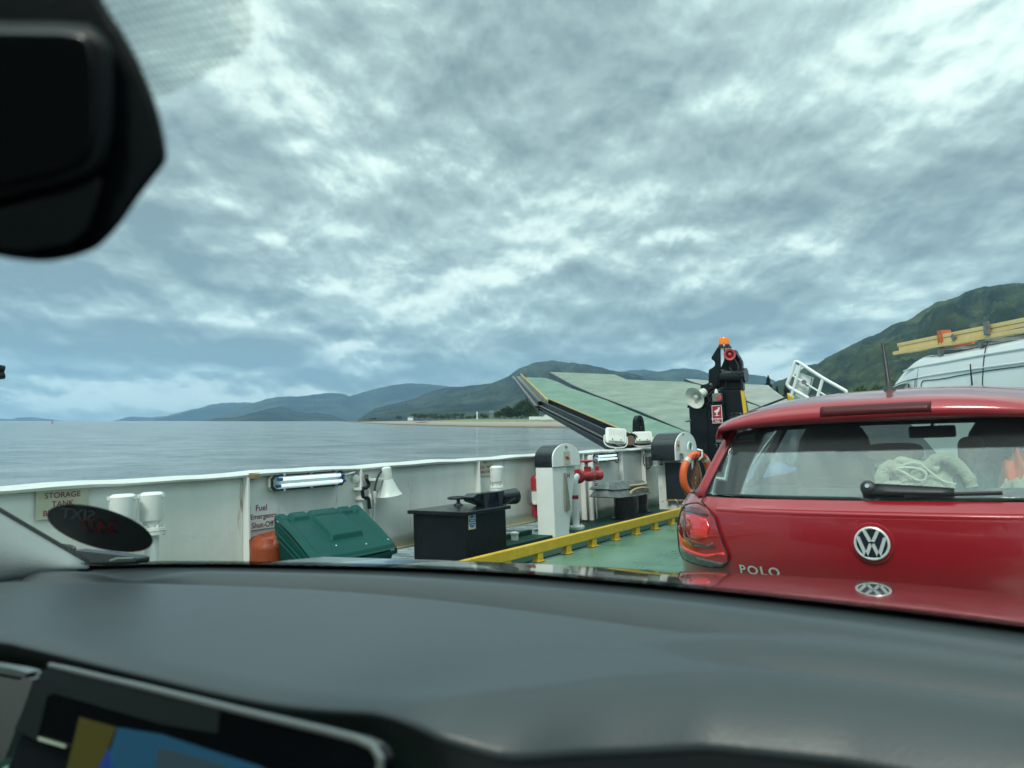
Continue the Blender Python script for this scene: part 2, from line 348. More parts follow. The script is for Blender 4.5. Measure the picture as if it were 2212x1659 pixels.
# sea
def sea_mat():
    m = bpy.data.materials.new("sea_water"); m.use_nodes = True; t = m.node_tree; b = t.nodes["Principled BSDF"]
    b.inputs["Base Color"].default_value = (.10,.135,.145,1); b.inputs["Roughness"].default_value = .08; b.inputs["IOR"].default_value = 1.33
    tcn = t.nodes.new("ShaderNodeTexCoord"); prev = None
    for sc_, st, ds, sx in ((.09,.6,2.6,1.5),(.42,.9,1.0,1.8),(1.6,1,.34,1.5),(6.0,.8,.07,1.3)):
        mp = t.nodes.new("ShaderNodeMapping"); mp.inputs["Scale"].default_value = (1, sx, 1); mp.inputs["Rotation"].default_value = (0,0,.25)
        t.links.new(tcn.outputs["Object"], mp.inputs[0])
        n = t.nodes.new("ShaderNodeTexNoise"); n.inputs["Scale"].default_value = sc_; n.inputs["Detail"].default_value = 3; n.inputs["Distortion"].default_value = .5
        t.links.new(mp.outputs[0], n.inputs["Vector"])
        bp = t.nodes.new("ShaderNodeBump"); bp.inputs["Strength"].default_value = st; bp.inputs["Distance"].default_value = ds
        t.links.new(n.outputs["Fac"], bp.inputs["Height"])
        if prev: t.links.new(prev.outputs[0], bp.inputs["Normal"])
        prev = bp
    t.links.new(prev.outputs[0], b.inputs["Normal"])
    # churned foam in the wash beside the hull
    sp = t.nodes.new("ShaderNodeSeparateXYZ"); t.links.new(tcn.outputs["Object"], sp.inputs[0])
    ln = t.nodes.new("ShaderNodeVectorMath"); ln.operation = "LENGTH"; t.links.new(tcn.outputs["Object"], ln.inputs[0])
    mr = t.nodes.new("ShaderNodeMapRange"); t.links.new(ln.outputs["Value"], mr.inputs[0]); mr.inputs["From Min"].default_value = 8; mr.inputs["From Max"].default_value = 14
    mr.inputs["To Min"].default_value = .06; mr.inputs["To Max"].default_value = -.2
    nf = t.nodes.new("ShaderNodeTexNoise"); nf.inputs["Scale"].default_value = .8; nf.inputs["Detail"].default_value = 10; nf.inputs["Roughness"].default_value = .7
    t.links.new(tcn.outputs["Object"], nf.inputs["Vector"])
    ad = t.nodes.new("ShaderNodeMath"); t.links.new(nf.outputs["Fac"], ad.inputs[0]); t.links.new(mr.outputs[0], ad.inputs[1])
    r2 = t.nodes.new("ShaderNodeMapRange"); t.links.new(ad.outputs[0], r2.inputs[0]); r2.inputs["From Min"].default_value = .56; r2.inputs["From Max"].default_value = .64
    mx = t.nodes.new("ShaderNodeMix"); mx.data_type = "RGBA"; t.links.new(r2.outputs[0], mx.inputs["Factor"]); mx.inputs["A"].default_value = (.10,.135,.145,1); mx.inputs["B"].default_value = (.75,.82,.82,1)
    # wind streaks: lighter and darker reflections off the ripples, painted into the base colour
    ws_ = t.nodes.new("ShaderNodeTexNoise"); ws_.inputs["Scale"].default_value = .16; ws_.inputs["Detail"].default_value = 9; ws_.inputs["Roughness"].default_value = .72; mpw = t.nodes.new("ShaderNodeMapping"); mpw.inputs["Scale"].default_value = (1,1.1,1)
    t.links.new(tcn.outputs["Object"], mpw.inputs[0]); t.links.new(mpw.outputs[0], ws_.inputs["Vector"])
    rw = t.nodes.new("ShaderNodeValToRGB"); rw.color_ramp.elements[0].position = .38; rw.color_ramp.elements[1].position = .62; rw.color_ramp.elements[0].color = (.13,.16,.17,1); rw.color_ramp.elements[1].color = (.29,.33,.34,1)
    t.links.new(ws_.outputs["Fac"], rw.inputs[0]); t.links.new(rw.outputs[0], mx.inputs["A"])
    t.links.new(mx.outputs["Result"], b.inputs["Base Color"])
    mr2 = t.nodes.new("ShaderNodeMath"); mr2.operation = "MULTIPLY_ADD"; t.links.new(r2.outputs[0], mr2.inputs[0]); mr2.inputs[1].default_value = .6; mr2.inputs[2].default_value = .12
    t.links.new(mr2.outputs[0], b.inputs["Roughness"]); return m
mb = MB(); rows = []
for r in [3,8,15,30,60,120,250,600,1500,4000,10000,25000,52000]:
    rows.append([Vector((r*math.sin(k/96*2*math.pi), r*math.cos(k/96*2*math.pi), SEA)) for k in range(96)])
mb.grid(rows, close=True); mb.add([p for p in rows[0]], [tuple(range(96))])
sea = struct("sea", mb, sea_mat()); toG(sea)

def hill_mat(name, c1, c2, c3, sc1, sc2, bumpd=8):
    m = bpy.data.materials.new(name); m.use_nodes = True; t = m.node_tree; b = t.nodes["Principled BSDF"]; b.inputs["Roughness"].default_value = .95; b.inputs["Specular IOR Level"].default_value = .1
    tcn = t.nodes.new("ShaderNodeTexCoord")
    n = t.nodes.new("ShaderNodeTexNoise"); n.inputs["Scale"].default_value = sc1; n.inputs["Detail"].default_value = 9; n.inputs["Roughness"].default_value = .6; n.inputs["Distortion"].default_value = .6
    mp = t.nodes.new("ShaderNodeMapping"); mp.inputs["Scale"].default_value = (1,1,2.2); t.links.new(tcn.outputs["Object"], mp.inputs[0]); t.links.new(mp.outputs[0], n.inputs["Vector"])
    r = t.nodes.new("ShaderNodeValToRGB"); e = r.color_ramp.elements; e[0].position = .38; e[1].position = .64; e[0].color = (*c1,1); e[1].color = (*c3,1); x = e.new(.5); x.color = (*c2,1)
    t.links.new(n.outputs["Fac"], r.inputs[0]); t.links.new(r.outputs[0], b.inputs["Base Color"])
    n3 = t.nodes.new("ShaderNodeTexNoise"); n3.inputs["Scale"].default_value = sc2; n3.inputs["Detail"].default_value = 8; n3.inputs["Roughness"].default_value = .65; t.links.new(tcn.outputs["Object"], n3.inputs["Vector"])
    bp = t.nodes.new("ShaderNodeBump"); bp.inputs["Strength"].default_value = .9; bp.inputs["Distance"].default_value = bumpd; t.links.new(n3.outputs["Fac"], bp.inputs["Height"]); t.links.new(bp.outputs[0], b.inputs["Normal"]); return m
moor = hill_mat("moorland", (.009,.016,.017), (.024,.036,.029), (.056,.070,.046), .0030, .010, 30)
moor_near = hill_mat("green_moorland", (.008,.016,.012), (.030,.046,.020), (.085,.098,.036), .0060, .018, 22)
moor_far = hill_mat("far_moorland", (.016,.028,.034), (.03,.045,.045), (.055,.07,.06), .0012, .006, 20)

def hill(name, pts, D, Db, m, seed, gul=.16, nt_=46, step=2.2, gf=5.0):
    xs = [p[0] for p in pts]; ys = [p[1] for p in pts]
    n = int((xs[-1]-xs[0])/step)+1; rows = []
    for j in range(nt_): rows.append([])
    for i in range(n):
        px = xs[0]+(xs[-1]-xs[0])*i/(n-1); py = float(np.interp(px, xs, ys))
        d = gdir((px, py)); hl = math.hypot(d[0], d[1]); ux, uy = d[0]/hl, d[1]/hl
        # small crags along the ridge
        e = d[2]/hl + .0011*noise.noise(Vector((px*.06, seed, 0))) + .0006*noise.noise(Vector((px*.25, seed, 3)))
        Dr = D*(1+.10*noise.noise(Vector((px*.008, seed*3.1, 5))))
        zr = e*Dr; zr = max(zr, SEA-3); tot = zr-(SEA-3)
        for j in range(nt_):
            t = j/(nt_-10)
            if t <= 1:
                r = Db+(Dr-Db)*t
                pr = t**1.25
                g = noise.fractal(Vector((ux*r/Dr*gf*4, t*gf*.55+noise.noise(Vector((ux*9, t*2, seed)))*.4, seed*7.7)), .9, 2.1, 6)
                g2 = 1-abs(noise.noise(Vector((math.atan2(ux,uy)*gf*5+t*1.4, t*1.3, seed*2.2))))*2
                z = (SEA-3)+tot*pr*(1+gul*(g*1.3-g2*.55+.2)*(1-t)*3.2*t)
                z = min(z, (SEA-3)*(1-r/Dr)+e*r*.985 if t < .96 else 1e9)
            else:
                r = Dr*(1+(t-1)*.9); z = SEA-3+tot*max(0, 1-((t-1)*3.4)**1.4)
            rows[j].append(Vector((ux*r, uy*r, z)))
    mb = MB(); mb.grid(rows); o = struct(name, mb, m, smooth="full"); toG(o); return o
u10 = lambda *p: [U(10, *q) for q in p]
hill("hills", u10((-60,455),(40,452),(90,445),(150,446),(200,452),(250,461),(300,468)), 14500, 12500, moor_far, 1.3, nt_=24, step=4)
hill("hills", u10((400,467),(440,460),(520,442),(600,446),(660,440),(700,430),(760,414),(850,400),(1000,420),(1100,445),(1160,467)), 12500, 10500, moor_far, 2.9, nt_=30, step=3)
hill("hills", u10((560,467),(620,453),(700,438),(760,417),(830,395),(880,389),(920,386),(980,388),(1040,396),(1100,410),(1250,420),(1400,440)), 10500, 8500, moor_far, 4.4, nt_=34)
hill("hills", u10((760,467),(830,450),(900,438),(945,412),(1000,390),(1040,378),(1100,364),(1180,362),(1230,358),(1280,351),(1330,348),(1375,358),(1420,385),(1500,420),(1600,467)), 8600, 7000, moor, 6.1)
hill("hills", u10((1250,467),(1300,400),(1385,361),(1430,347),(1500,330),(1560,318),(1600,312),(1640,311),(1700,315),(1760,321),(1850,326),(1960,335),(2050,350),(2100,460)), 9300, 8000, moor, 9.2)
hill("hills", u10((800,467),(860,449),(930,445),(990,430),(1060,410),(1108,402),(1150,413),(1210,428),(1250,427),(1290,430),(1340,447),(1400,467)), 5200, 4500, moor, 3.3)
u5 = lambda *p: [U(5, *q) for q in p]
hill("hills", u10((1400,467),(1440,438),(1480,412),(1550,394),(1640,371),(1700,345),(1760,328),(1880,320),(1950,312),(2010,283),(2060,250),(2110,232))+
     u5((455,239),(500,247),(600,258),(655,262),(720,272),(800,285),(880,305),(950,324),(1020,330),(1080,342),(1150,360),(1250,382),(1400,410),(1600,500),(1700,640)), 4600, 1900, moor, 5.5, gul=.42, nt_=80, step=1.6)
hill("hills", u5((940,420),(980,345),(1040,322),(1090,316),(1180,314),(1250,320),(1310,335),(1400,420)), 9000, 8000, moor, 8.1, nt_=24)
hill("hills", u5((1050,420),(1150,362),(1200,350),(1300,325),(1400,308),(1480,303),(1560,311),(1640,322),(1700,345),(1800,347),(1960,345),(2060,352),(2130,358))+[U(6,1150,640),U(6,1250,690),U(6,1400,790)], 7000, 5200, moor, 7.4, nt_=40)
u6 = lambda *p: [U(6, *q) for q in p]; u9 = lambda *p: [U(9, *q) for q in p]
hill("hills", u6((1100,880),(1180,760),(1260,700),(1380,655),(1440,640),(1520,580),(1600,520),(1710,505),(1800,440),(1900,390),(2000,345),(2100,290))+
     u9((0,855),(60,830),(110,825),(200,780),(350,690),(500,640),(600,600),(730,500),(850,450),(1000,410),(1130,350),(1200,300),(1350,255),(1600,215),(1800,200),(1906,192),(2200,185),(2500,200),(3000,330)), 2700, 650, moor_near, 11.7, gul=.36, nt_=90, step=2.0, gf=7)
# shore: shingle spit rising to a grass bank
def shore_mat():
    m = bpy.data.materials.new("shingle_and_grass"); m.use_nodes = True; t = m.node_tree; b = t.nodes["Principled BSDF"]; b.inputs["Roughness"].default_value = .95
    tcn = t.nodes.new("ShaderNodeTexCoord"); sp = t.nodes.new("ShaderNodeSeparateXYZ"); t.links.new(tcn.outputs["Object"], sp.inputs[0])
    n = t.nodes.new("ShaderNodeTexNoise"); n.inputs["Scale"].default_value = .12; n.inputs["Detail"].default_value = 9; n.inputs["Roughness"].default_value = .7; t.links.new(tcn.outputs["Object"], n.inputs["Vector"])
    ma = t.nodes.new("ShaderNodeMath"); ma.operation = "MULTIPLY_ADD"; t.links.new(n.outputs["Fac"], ma.inputs[0]); ma.inputs[1].default_value = 1.1; t.links.new(sp.outputs[2], ma.inputs[2])
    mr = t.nodes.new("ShaderNodeMapRange"); t.links.new(ma.outputs[0], mr.inputs[0]); mr.inputs["From Min"].default_value = SEA+.35; mr.inputs["From Max"].default_value = SEA+4.4
    r = t.nodes.new("ShaderNodeValToRGB"); e = r.color_ramp.elements; e[0].position = 0; e[0].color = (.09,.075,.035,1); e[1].position = 1; e[1].color = (.15,.20,.055,1)
    for p, c in ((.14,(.12,.095,.045)),(.20,(.26,.22,.18)),(.42,(.33,.28,.25)),(.56,(.30,.26,.22)),(.60,(.05,.05,.04)),(.64,(.30,.27,.20)),(.72,(.14,.19,.05))):
        x = e.new(p); x.color = (*c,1)
    t.links.new(mr.outputs[0], r.inputs[0]); t.links.new(r.outputs[0], b.inputs["Base Color"]); return m
wl = [(740,910.6),(790,914),(860,918),(950,921),(1060,924),(1200,926),(1300,927.5),(1500,931),(1800,934),(2500,936)]
rows = []; prof = [(0,-.6),(12,-.05),(30,.5),(60,1.25),(85,1.7),(105,1.75),(112,2.3),(150,3.3),(220,3.7),(500,3.9),(1300,4.0),(2400,3.0)]
for (dr, hz_) in prof: rows.append([])
for i in range(240):
    px = 740+(2500-740)*i/239; py = float(np.interp(px, [p[0] for p in wl], [p[1] for p in wl]))
    d = gdir((px, 0)); hl = math.hypot(d[0], d[1]); ux, uy = d[0]/hl, d[1]/hl
    cosf = hl*math.sqrt(1)  ; g = gdir((px, py)); r0 = min(1500, SEA/g[2]*math.hypot(g[0], g[1]))
    fade = min(1, max(0, (px-760)/260))
    for j, (dr, hh) in enumerate(prof):
        k = 1 if j < 2 else (.28+.72*fade) if j < 7 else fade
        r = r0+dr*(1+.15*noise.noise(Vector((px*.03, j, 0)))); rows[j].append(Vector((ux*r, uy*r, SEA+hh*k+(.12*noise.noise(Vector((px*.09, j*3, 1))) if j > 2 else 0))))
mb = MB(); mb.grid(rows); shore = struct("shore", mb, shore_mat(), smooth="full"); toG(shore)

# trees: trunk with limbs and a crown of many leaf clumps
def leafmat(name, c1, c2):
    m = mat(name, c1, .8, col2=c2, nscale=.9, detail=2, spec=.2); return m
lf = [leafmat("leaves_dark", (.016,.034,.014), (.035,.062,.022)), leafmat("leaves_mid", (.035,.070,.018), (.075,.115,.030)), leafmat("leaves_conifer", (.012,.035,.022), (.025,.052,.030))]
def crown_mesh(h, w, n, kind, seed):
    rnd = random.Random(seed); mb = MB(); lobes = []
    if kind != 2:
        for k in range(9):
            a = rnd.random()*6.28; rr = rnd.uniform(0,.30)*w; lobes.append((Vector((math.cos(a)*rr, math.sin(a)*rr, h*rnd.uniform(.36,.80))), rnd.uniform(.17,.30)*w, rnd.uniform(.12,.22)*h))
    for i in range(n):
        if kind == 2:
            t = rnd.random()**.8; z = h*(.10+.90*t); wr = w*.5*(1-t)**.85*(0.65+.35*math.cos(z/h*52)) + .02*w; a = rnd.random()*6.28; q = rnd.random()**.4
            p = Vector((math.cos(a)*wr*q, math.sin(a)*wr*q, z-.06*h*q))
        else:
            c, rx, rz = lobes[i % 9]; v = Vector((rnd.gauss(0,1), rnd.gauss(0,1), rnd.gauss(0,1))).normalized()*rnd.uniform(.55,1.08)
            p = c+Vector((v.x*rx, v.y*rx, v.z*rz))
        s = w*rnd.uniform(.022,.05)*(1.0 if kind != 2 else .8)
        a = Vector((rnd.gauss(0,1), rnd.gauss(0,1), rnd.gauss(0,.6))).normalized(); b = a.orthogonal().normalized()
        b = (b*math.cos(i)+a.cross(b)*math.sin(i))
        mb.add([p-a*s, p+b*s*.8, p+a*s, p-b*s*.7], [(0,1,2,3)])
    return mb
def make_tree(name, u, D, topy, wpx, kind, label, group, base=None, n=1500):
    base = SEA+3.6 if base is None else base
    g = gpt(u, D); g.z = base; gt = gpt((u[0], topy), D); h = max(2, gt.z-base); w = wpx/F*D
    t = thing(name, (0,0,0), label, "tree", group); t["_o"] = list(g); toG(t, g)
    cm = crown_mesh(h, w, n, kind, int(u[0]*7+D)); cm.v = [v+g for v in cm.v]; obj("crown", cm, lf[kind], t)
    tm = MB(); tm.tube([g-Vector((0,0,1)), g+Vector((.02*w,0,h*.35)), g+Vector((0,0,h*(.95 if kind==2 else .7)))], [w*.035, w*.025, w*.008], 7)
    for k in range(5):
        a = k*1.3; z0 = h*(.25+.08*k); tm.tube([g+Vector((0,0,z0)), g+Vector((math.cos(a)*w*.28, math.sin(a)*w*.28, z0+.16*h))], [w*.014, w*.005], 5)
    obj("trunk", tm, bark, t); return t
gv = "trees of the dark grove behind the white house"
for i, (x, y, w, k, lb) in enumerate([(1395,770,90,1,"low mid-green tree at the left end of the dark grove"),(1440,745,110,0,"second tree from the left in the dark grove on the shore"),(1500,705,120,0,"dark tree left of the tallest one in the shore grove"),
    (1560,675,130,0,"broad dark tree just left of the grove's tallest crown"),(1620,648,140,0,"tallest dark tree of the grove behind the white house"),(1680,668,120,0,"dark tree right of the grove's tallest crown"),
    (1730,720,100,1,"lower tree above the white house gable near the ramp"),(1600,760,150,0,"wide low tree in front of the grove's middle"),(1680,770,130,1,"bushy green tree above the white garden wall"),(1500,790,110,0,"dark bushy tree low in front of the grove's left part")]):
    make_tree("broadleaf_tree", U(14,x,800), 440+18*(i%5), U(14,x,y)[1], w*.2232*1.25, k, lb, gv, n=1300)
for i, (x, y, w) in enumerate([(150,850,50),(190,846,40),(425,822,62),(560,798,75),(610,795,80),(665,808,70),(720,800,80),(780,803,80),(835,812,70),(900,800,95),(960,797,90),(1030,798,70),(1090,825,70),(1160,822,60),(1240,800,80),(1310,795,75),(1370,785,60)]):
    nm = ["first","second","third","fourth","fifth","sixth","seventh","eighth","ninth","tenth","eleventh","twelfth","thirteenth","fourteenth","fifteenth","sixteenth","seventeenth"][i]
    make_tree("broadleaf_tree", U(14,x,800), 950+30*(i%4)-(250 if i > 11 else 0), U(14,x,y)[1], w*.2232*1.35, 0 if i % 3 else 1, nm+" tree from the left of the low tree line along the far shore", "trees along the far shore", n=500)
make_tree("conifer_tree", U(6,1175,700), 190, U(6,1175,628)[1], 58, 2, "dark spruce rising behind the right end of the green ramp", "conifers beyond the ramp", base=-1, n=2600)
make_tree("conifer_tree", U(6,1370,700), 200, U(6,1370,700)[1], 50, 2, "dark spruce just left of the white gangway railing", "conifers beyond the ramp", base=-1, n=2200)
make_tree("conifer_tree", U(6,1270,700), 215, U(6,1255,742)[1], 44, 2, "small dark spruce between the two taller ones behind the ramp", "conifers beyond the ramp", base=-1, n=1800)
for (x, y, w, lb) in [(1240,68,80,"round green tree above the red car roof left of the aerial"),(1320,78,70,"lower green tree just left of the red car's aerial"),(1400,40,60,"green tree standing taller behind the red car's aerial"),(1190,95,60,"small green tree right of the white gangway railing"),(1130,105,60,"low green tree behind the gangway railing's lower end")]:
    make_tree("broadleaf_tree", U(7,x,120), 260, U(7,x,y)[1], w*.355*1.5, 1, lb, "trees behind the red car's roof", base=1, n=1500)

# white house on the shore
def gbox(mb, g, ux, uy, x0, x1, y0, y1, z0, z1):
    P = lambda x, y, z: g+ux*x+uy*y+Vector((0,0,z)); return mb.add([P(x,y,z) for x in (x0,x1) for y in (y0,y1) for z in (z0,z1)], [(0,1,3,2),(4,6,7,5),(0,4,5,1),(2,3,7,6),(0,2,6,4),(1,5,7,3)])
g = gpt(U(14,1873,880), 380); g.z = SEA+1.9; px = 380/F*.2232
ux = Vector((1,0,0)); uy = Vector((0,1,0))
t = thing("white_house", (0,0,0), "small white gabled house on the shore with a long low wall", "house"); t["_o"] = list(g); toG(t, g)
ux = Vector((math.cos(-.5), math.sin(-.5), 0)); uy = Vector((-ux.y, ux.x, 0)); w = 160*px
mb = MB(); P = lambda x, y, z: g+ux*x+uy*y+Vector((0,0,z))
hw = w*.42; he = 45*px+.6; hp = 88*px+.3
mb.prism([P(-hw,0,-1),P(hw,0,-1),P(hw,0,he),P(0,0,hp),P(-hw,0,he)], uy*9); obj("wall", mb, wallw, t)
mb = MB()
for s in (-1,1): mb.prism([P(s*(hw+.3),-.25,he-.15),P(0,-.25,hp+.08),P(0,-.25,hp+.3),P(s*(hw+.4),-.25,he+.1)], uy*9.6)
obj("roof", mb, slate, t)
mb = MB(); gbox(mb, g, ux, uy, -.5, .5, -.06, .05, 3.2, 4.5); obj("window", mb, darkglass, t)
mb = MB(); gbox(mb, g, ux, uy, -3.3*hw, -hw, .3, 1.2, -1, 2.7); gbox(mb, g, ux, uy, -hw, hw*1.8, -3.5, -3.1, -1, 1.6); obj("garden_wall", mb, wallw, t)
for (x, y, D_, w_, h_, lb, nm) in [(530,855,1000,7,3.4,"tiny white cottage far along the low shore","cottage"),(1315,838,520,3,4.4,"small grey shed between the grove and the white monument","shed")]:
    g = gpt(U(14,x,y), D_); g.z = SEA+3.4; t = thing(nm, (0,0,0), lb, nm); t["_o"] = list(g); toG(t, g); X_ = Vector((1,0,0)); Y_ = Vector((0,1,0))
    mb = MB(); gbox(mb, g, X_, Y_, -w_/2, w_/2, 0, 4, -.5, h_); obj("wall", mb, wallw if nm == "cottage" else steel, t)
    mb = MB(); P = lambda x, y, z: g+Vector((x,y,z)); mb.prism([P(-w_/2-.2,-.3,h_),P(-w_/2-.2,4.3,h_),P(-w_/2-.2,2,h_+1.8)], (w_+.4,0,0)); obj("roof", mb, slate, t)
g = gpt(U(14,1176,835), 500); g.z = SEA+3.4
mb = MB(); mb.lathe(g, (0,0,1), [(0,.9),(.6,.9),(.7,.5),(3.4,.35),(3.6,.6),(4.4,.5),(5.4,.15)], 10); o = obj("monument", mb, wallw); o.matrix_world = G; tag(o, "small white upright monument on the grass bank", "monument")
g = gpt(U(10,207,463), 900); g.z = SEA-.3
t = thing("buoy", (0,0,0), "tiny red buoy far out on the water near the left horizon", "buoy"); t["_o"] = list(g); toG(t, g)
mb = MB(); mb.lathe(g, (0,0,1), [(0,1.2),(1.0,1.2),(1.3,.4)], 12); obj("float", mb, redl, t); mb = MB(); mb.lathe(g+Vector((0,0,1.2)), (0,0,1), [(0,.3),(1.6,.2),(1.7,.6),(2.3,.6),(2.35,.05)], 10); obj("topmark", mb, redl, t)

# ================================================================== FERRY (deck frame)
XW = -5.9
# deck sheet, with the open freeing slot between it and the bulwark aft of the vent post
mb = MB(); mb.prism([(-5.05,-4,0),(-5.05,8.0,0),(-5.35,8.0,0),(-5.35,8.05,0),(-6.0,8.9,0),(-6.0,12.6,0),(-5.2,15.5,0),(-2,19,0),(6.5,19,0),(6.5,-4,0)], (0,0,-.25))
struct("deck", mb, deckg)
mb = MB(); mb.bx(-6.0,-4.50,9.0,13.2,.004,.012); mb.bx(-5.05,-4.50,-4,8.98,.004,.012)
struct("deck_margin", mb, dkgreen)
# bulwark
t = thing("bulwark", (XW,5,0), "long white steel bulwark with upright ribs along the port side of the ferry deck", "bulwark")
rows = []
def bz0(y): return .16 if y < 9.0 else .012
ys = [-3+i*.25 for i in range(66)]
def bwx(y): return XW-.012*math.sin(y*2.3)-.006*math.sin(y*5.1+1)
mb = MB(); seg1 = [y for y in ys if y <= 9.0]; seg2 = [y for y in ys if y >= 9.0]
for sg, z0 in ((seg1,.16),(seg2,.012)): mb.grid([[Vector((bwx(y), y, z0+(1.06-z0)*k/6)) for y in sg] for k in range(7)])
obj("plate", mb, white, t, smooth="full", solid=.012)
mb = MB()
r0, r1, r2, r3 = [], [], [], []
for i, y in enumerate(ys):
    w = .006*math.sin(y*3.1)+.004*math.sin(y*7.7)
    r0.append(Vector((XW+.07+w, y, 1.055+w*.5))); r1.append(Vector((XW+.085+w, y, 1.075+w))); r2.append(Vector((XW+.06+w, y, 1.105+w))); r3.append(Vector((XW-.09, y, 1.105+w)))
r4_ = [Vector((XW-.09, p.y, 1.06)) for p in r3]
mb.grid([r0,r1,r2,r3,r4_,r0]); obj("top_rail", mb, whiteC, t, smooth=True)
mb = MB(); mb.bx(XW-.01,XW+.045,-3,9.0,.145,.165); obj("lower_edge", mb, mat("bulwark_yellowed_edge", (.50,.45,.25), .5, col2=(.55,.53,.42), nscale=5, rust=.3), t)
for y in (-1.3, .2, 1.9, 4.115, 5.49, 7.52, 8.95, 10.2, 11.54, 12.43):
    mb = MB(); mb.prism([(XW+.01,y,1.055),(XW+.085,y,1.055),(XW+.085,y,.95),(XW+.10,y,bz0(y)+.02),(XW+.01,y,bz0(y)+.02)], (0,.022,0)); obj("rib", mb, whiteC, t, bevel=.003)
mb = MB(); mb.bx(XW+.02,XW+.088,4.13,4.24,1.04,1.09); obj("rust_patch", mb, rustm, t)
mb = MB(); mb.prism([(XW-.05,13.2,.012),(XW+.02,13.2,.012),(-4.9,15.6,.012),(-4.97,15.6,.012)], (0,0,1.08)); obj("forward_plate", mb, white, t)
# yellow lane rail
t = thing("lane_rail", (-4.4,6,0), "yellow painted steel kerb rail on short stub feet along the green deck", "kerb rail")
mb = MB(); mb.bx(-4.47,-4.40,-3,12.9,.095,.205); obj("beam", mb, yellow, t, bevel=.008)
for k in range(-13, 11):
    y = 6.72+.597*k
    mb = MB(); mb.bx(-4.465,-4.405,y-.05,y+.05,.012,.093); mb.bx(-4.48,-4.385,y-.065,y+.065,.004,.014); obj("foot", mb, yellow, t, bevel=.003)
# low green coaming by the slot
mb = MB(); mb.bx(-5.42,-5.05,6.7,8.0,.003,.10); mb.bx(-5.42,-5.36,6.7,8.0,.10,.16)
tag(obj("coaming", mb, dkgreen, bevel=.008), "low dark green deck coaming between black locker and white vent post", "coaming")
mb = MB(); mb.lathe((-5.25,7.45,.10), (0,0,1), [(0,.045),(.06,.045),(.07,.055),(.09,.055),(.1,.02)], 12)
tag(obj("deck_fitting", mb, whiteR, smooth=True), "small rusty white pipe cap on the green coaming beside the black locker", "pipe cap")

# ---- wall signs
def wall_sign(name, r, c0, c1, c2, bgm, lines, hfrac, fm, label, x=XW+.028, cat="sign", lx=.5, sp=None):
    P0 = A(r, *c0, 0, x); P1 = A(r, *c1, 0, x); P2 = A(r, *c2, 0, x)   # top-left, top-right, bottom-left
    w = P1.y-P0.y; h = P0.z-P2.z; y0 = P0.y; z1 = (P0.z+P1.z)/2
    t = thing(name, (x, y0+w/2, z1-h/2), label, cat)
    mb = MB(); mb.box((x, y0+w/2, z1-h/2), (.004, w, h)); obj("plate", mb, bgm, t)
    for (s, fy, fh, fx) in lines:
        mb = textmb(s, h*fh/.70, (x+.0035, y0+w*fx, z1-h*fy), (0,1,0), (0,0,1)); obj("lettering", mb, fm, t)
    return t
wall_sign("storage_tank_sign", 2, (312,405), (770,378), (312,660), signc, [("STORAGE",.20,.19,.5),("TANK",.50,.19,.5),("BREATHER",.80,.19,.5)], .2, maroon, "aged cream sign lettered storage tank in red below the bulwark top")
wall_sign("fuel_shutoff_sign", 3, (80,510), (318,500), (100,738), signw, [("Fuel",.20,.225,.38),("Emergency",.52,.19,.46),("Shut-Off",.85,.205,.42)], .2, maroon, "white sign lettered fuel emergency shut-off in red above the orange bag")
wall_sign("fuel_breather_sign", 4, (92,345), (200,343), (95,497), signc, [("AFT",.22,.16,.40),("FUEL TANK",.50,.16,.40),("BREATHER",.77,.16,.40)], .2, maroon, "small cream sign lettered aft fuel tank breather beside a bulwark rib")

# ---- tank breathers
def breather(u_l, u_r, u_top, u_neck, label, x=-5.62, g=None, fl=1.0):
    a = at(u_l,0,x); b = at(u_r,0,x); y = (a.y+b.y)/2; r = (b.y-a.y)/2*.97*abs(x)/math.hypot(x,y); zt = at(u_top,0,x).z; zn = at(u_neck,0,x).z
    t = thing("tank_breather", (x,y,0), label, "breather", g)
    mb = MB(); mb.lathe((x,y,zn), (0,0,1), [(-.05,r*.62),(-.01,r*.75),(.0,r*.97),(.01,r),(zt-zn-.035,r),(zt-zn-.02,r*1.02),(zt-zn-.01,r*.93),(zt-zn,r*.72)], 22); obj("cap", mb, whiteC, t, smooth=True)
    mb = MB(); mb.lathe((x,y,zn-.11), (0,0,1), [(0,r*.85),(.0,r*1.12),(.022,r*1.12),(.024,r*.98),(.03,r*1.12),(.052,r*1.1),(.055,r*.64),(.08,r*.6)], 22)
    for k in range(6): mb.lathe((x+math.cos(k*1.047)*r*.96,y+math.sin(k*1.047)*r*.96,zn-.12), (0,0,1), [(0,.012),(.085,.012)], 6)
    obj("flange", mb, whiteR, t, smooth=True)
    mb = MB(); mb.cyl((x,y,-.1), (x,y,zn-.10), r*.58, n=18); obj("pipe", mb, whiteC, t, smooth=True)
    for k in (0,2,4):
        mb = MB(); mb.box((x+math.cos(k+.5)*r,y+math.sin(k+.5)*r,zt-.025), (.022,.022,.028)); obj("bolt", mb, whiteC, t)
    return t
gb = "white tank breathers on the bulwark"
breather(U(2,942,480),U(2,1195,480),U(2,1070,432),U(2,1070,650),"white tank breather half hidden behind the black oval sticker", g=gb)
breather(U(2,1207,470),U(2,1436,470),U(2,1320,415),U(2,1320,658),"white tank breather with a thick flange, right of its twin by the storage tank sign", g=gb)
breather(U(4,172,450),U(4,290,450),U(4,230,408),U(4,230,545),"white tank breather below the aft fuel tank sign, behind the black locker", g=gb)

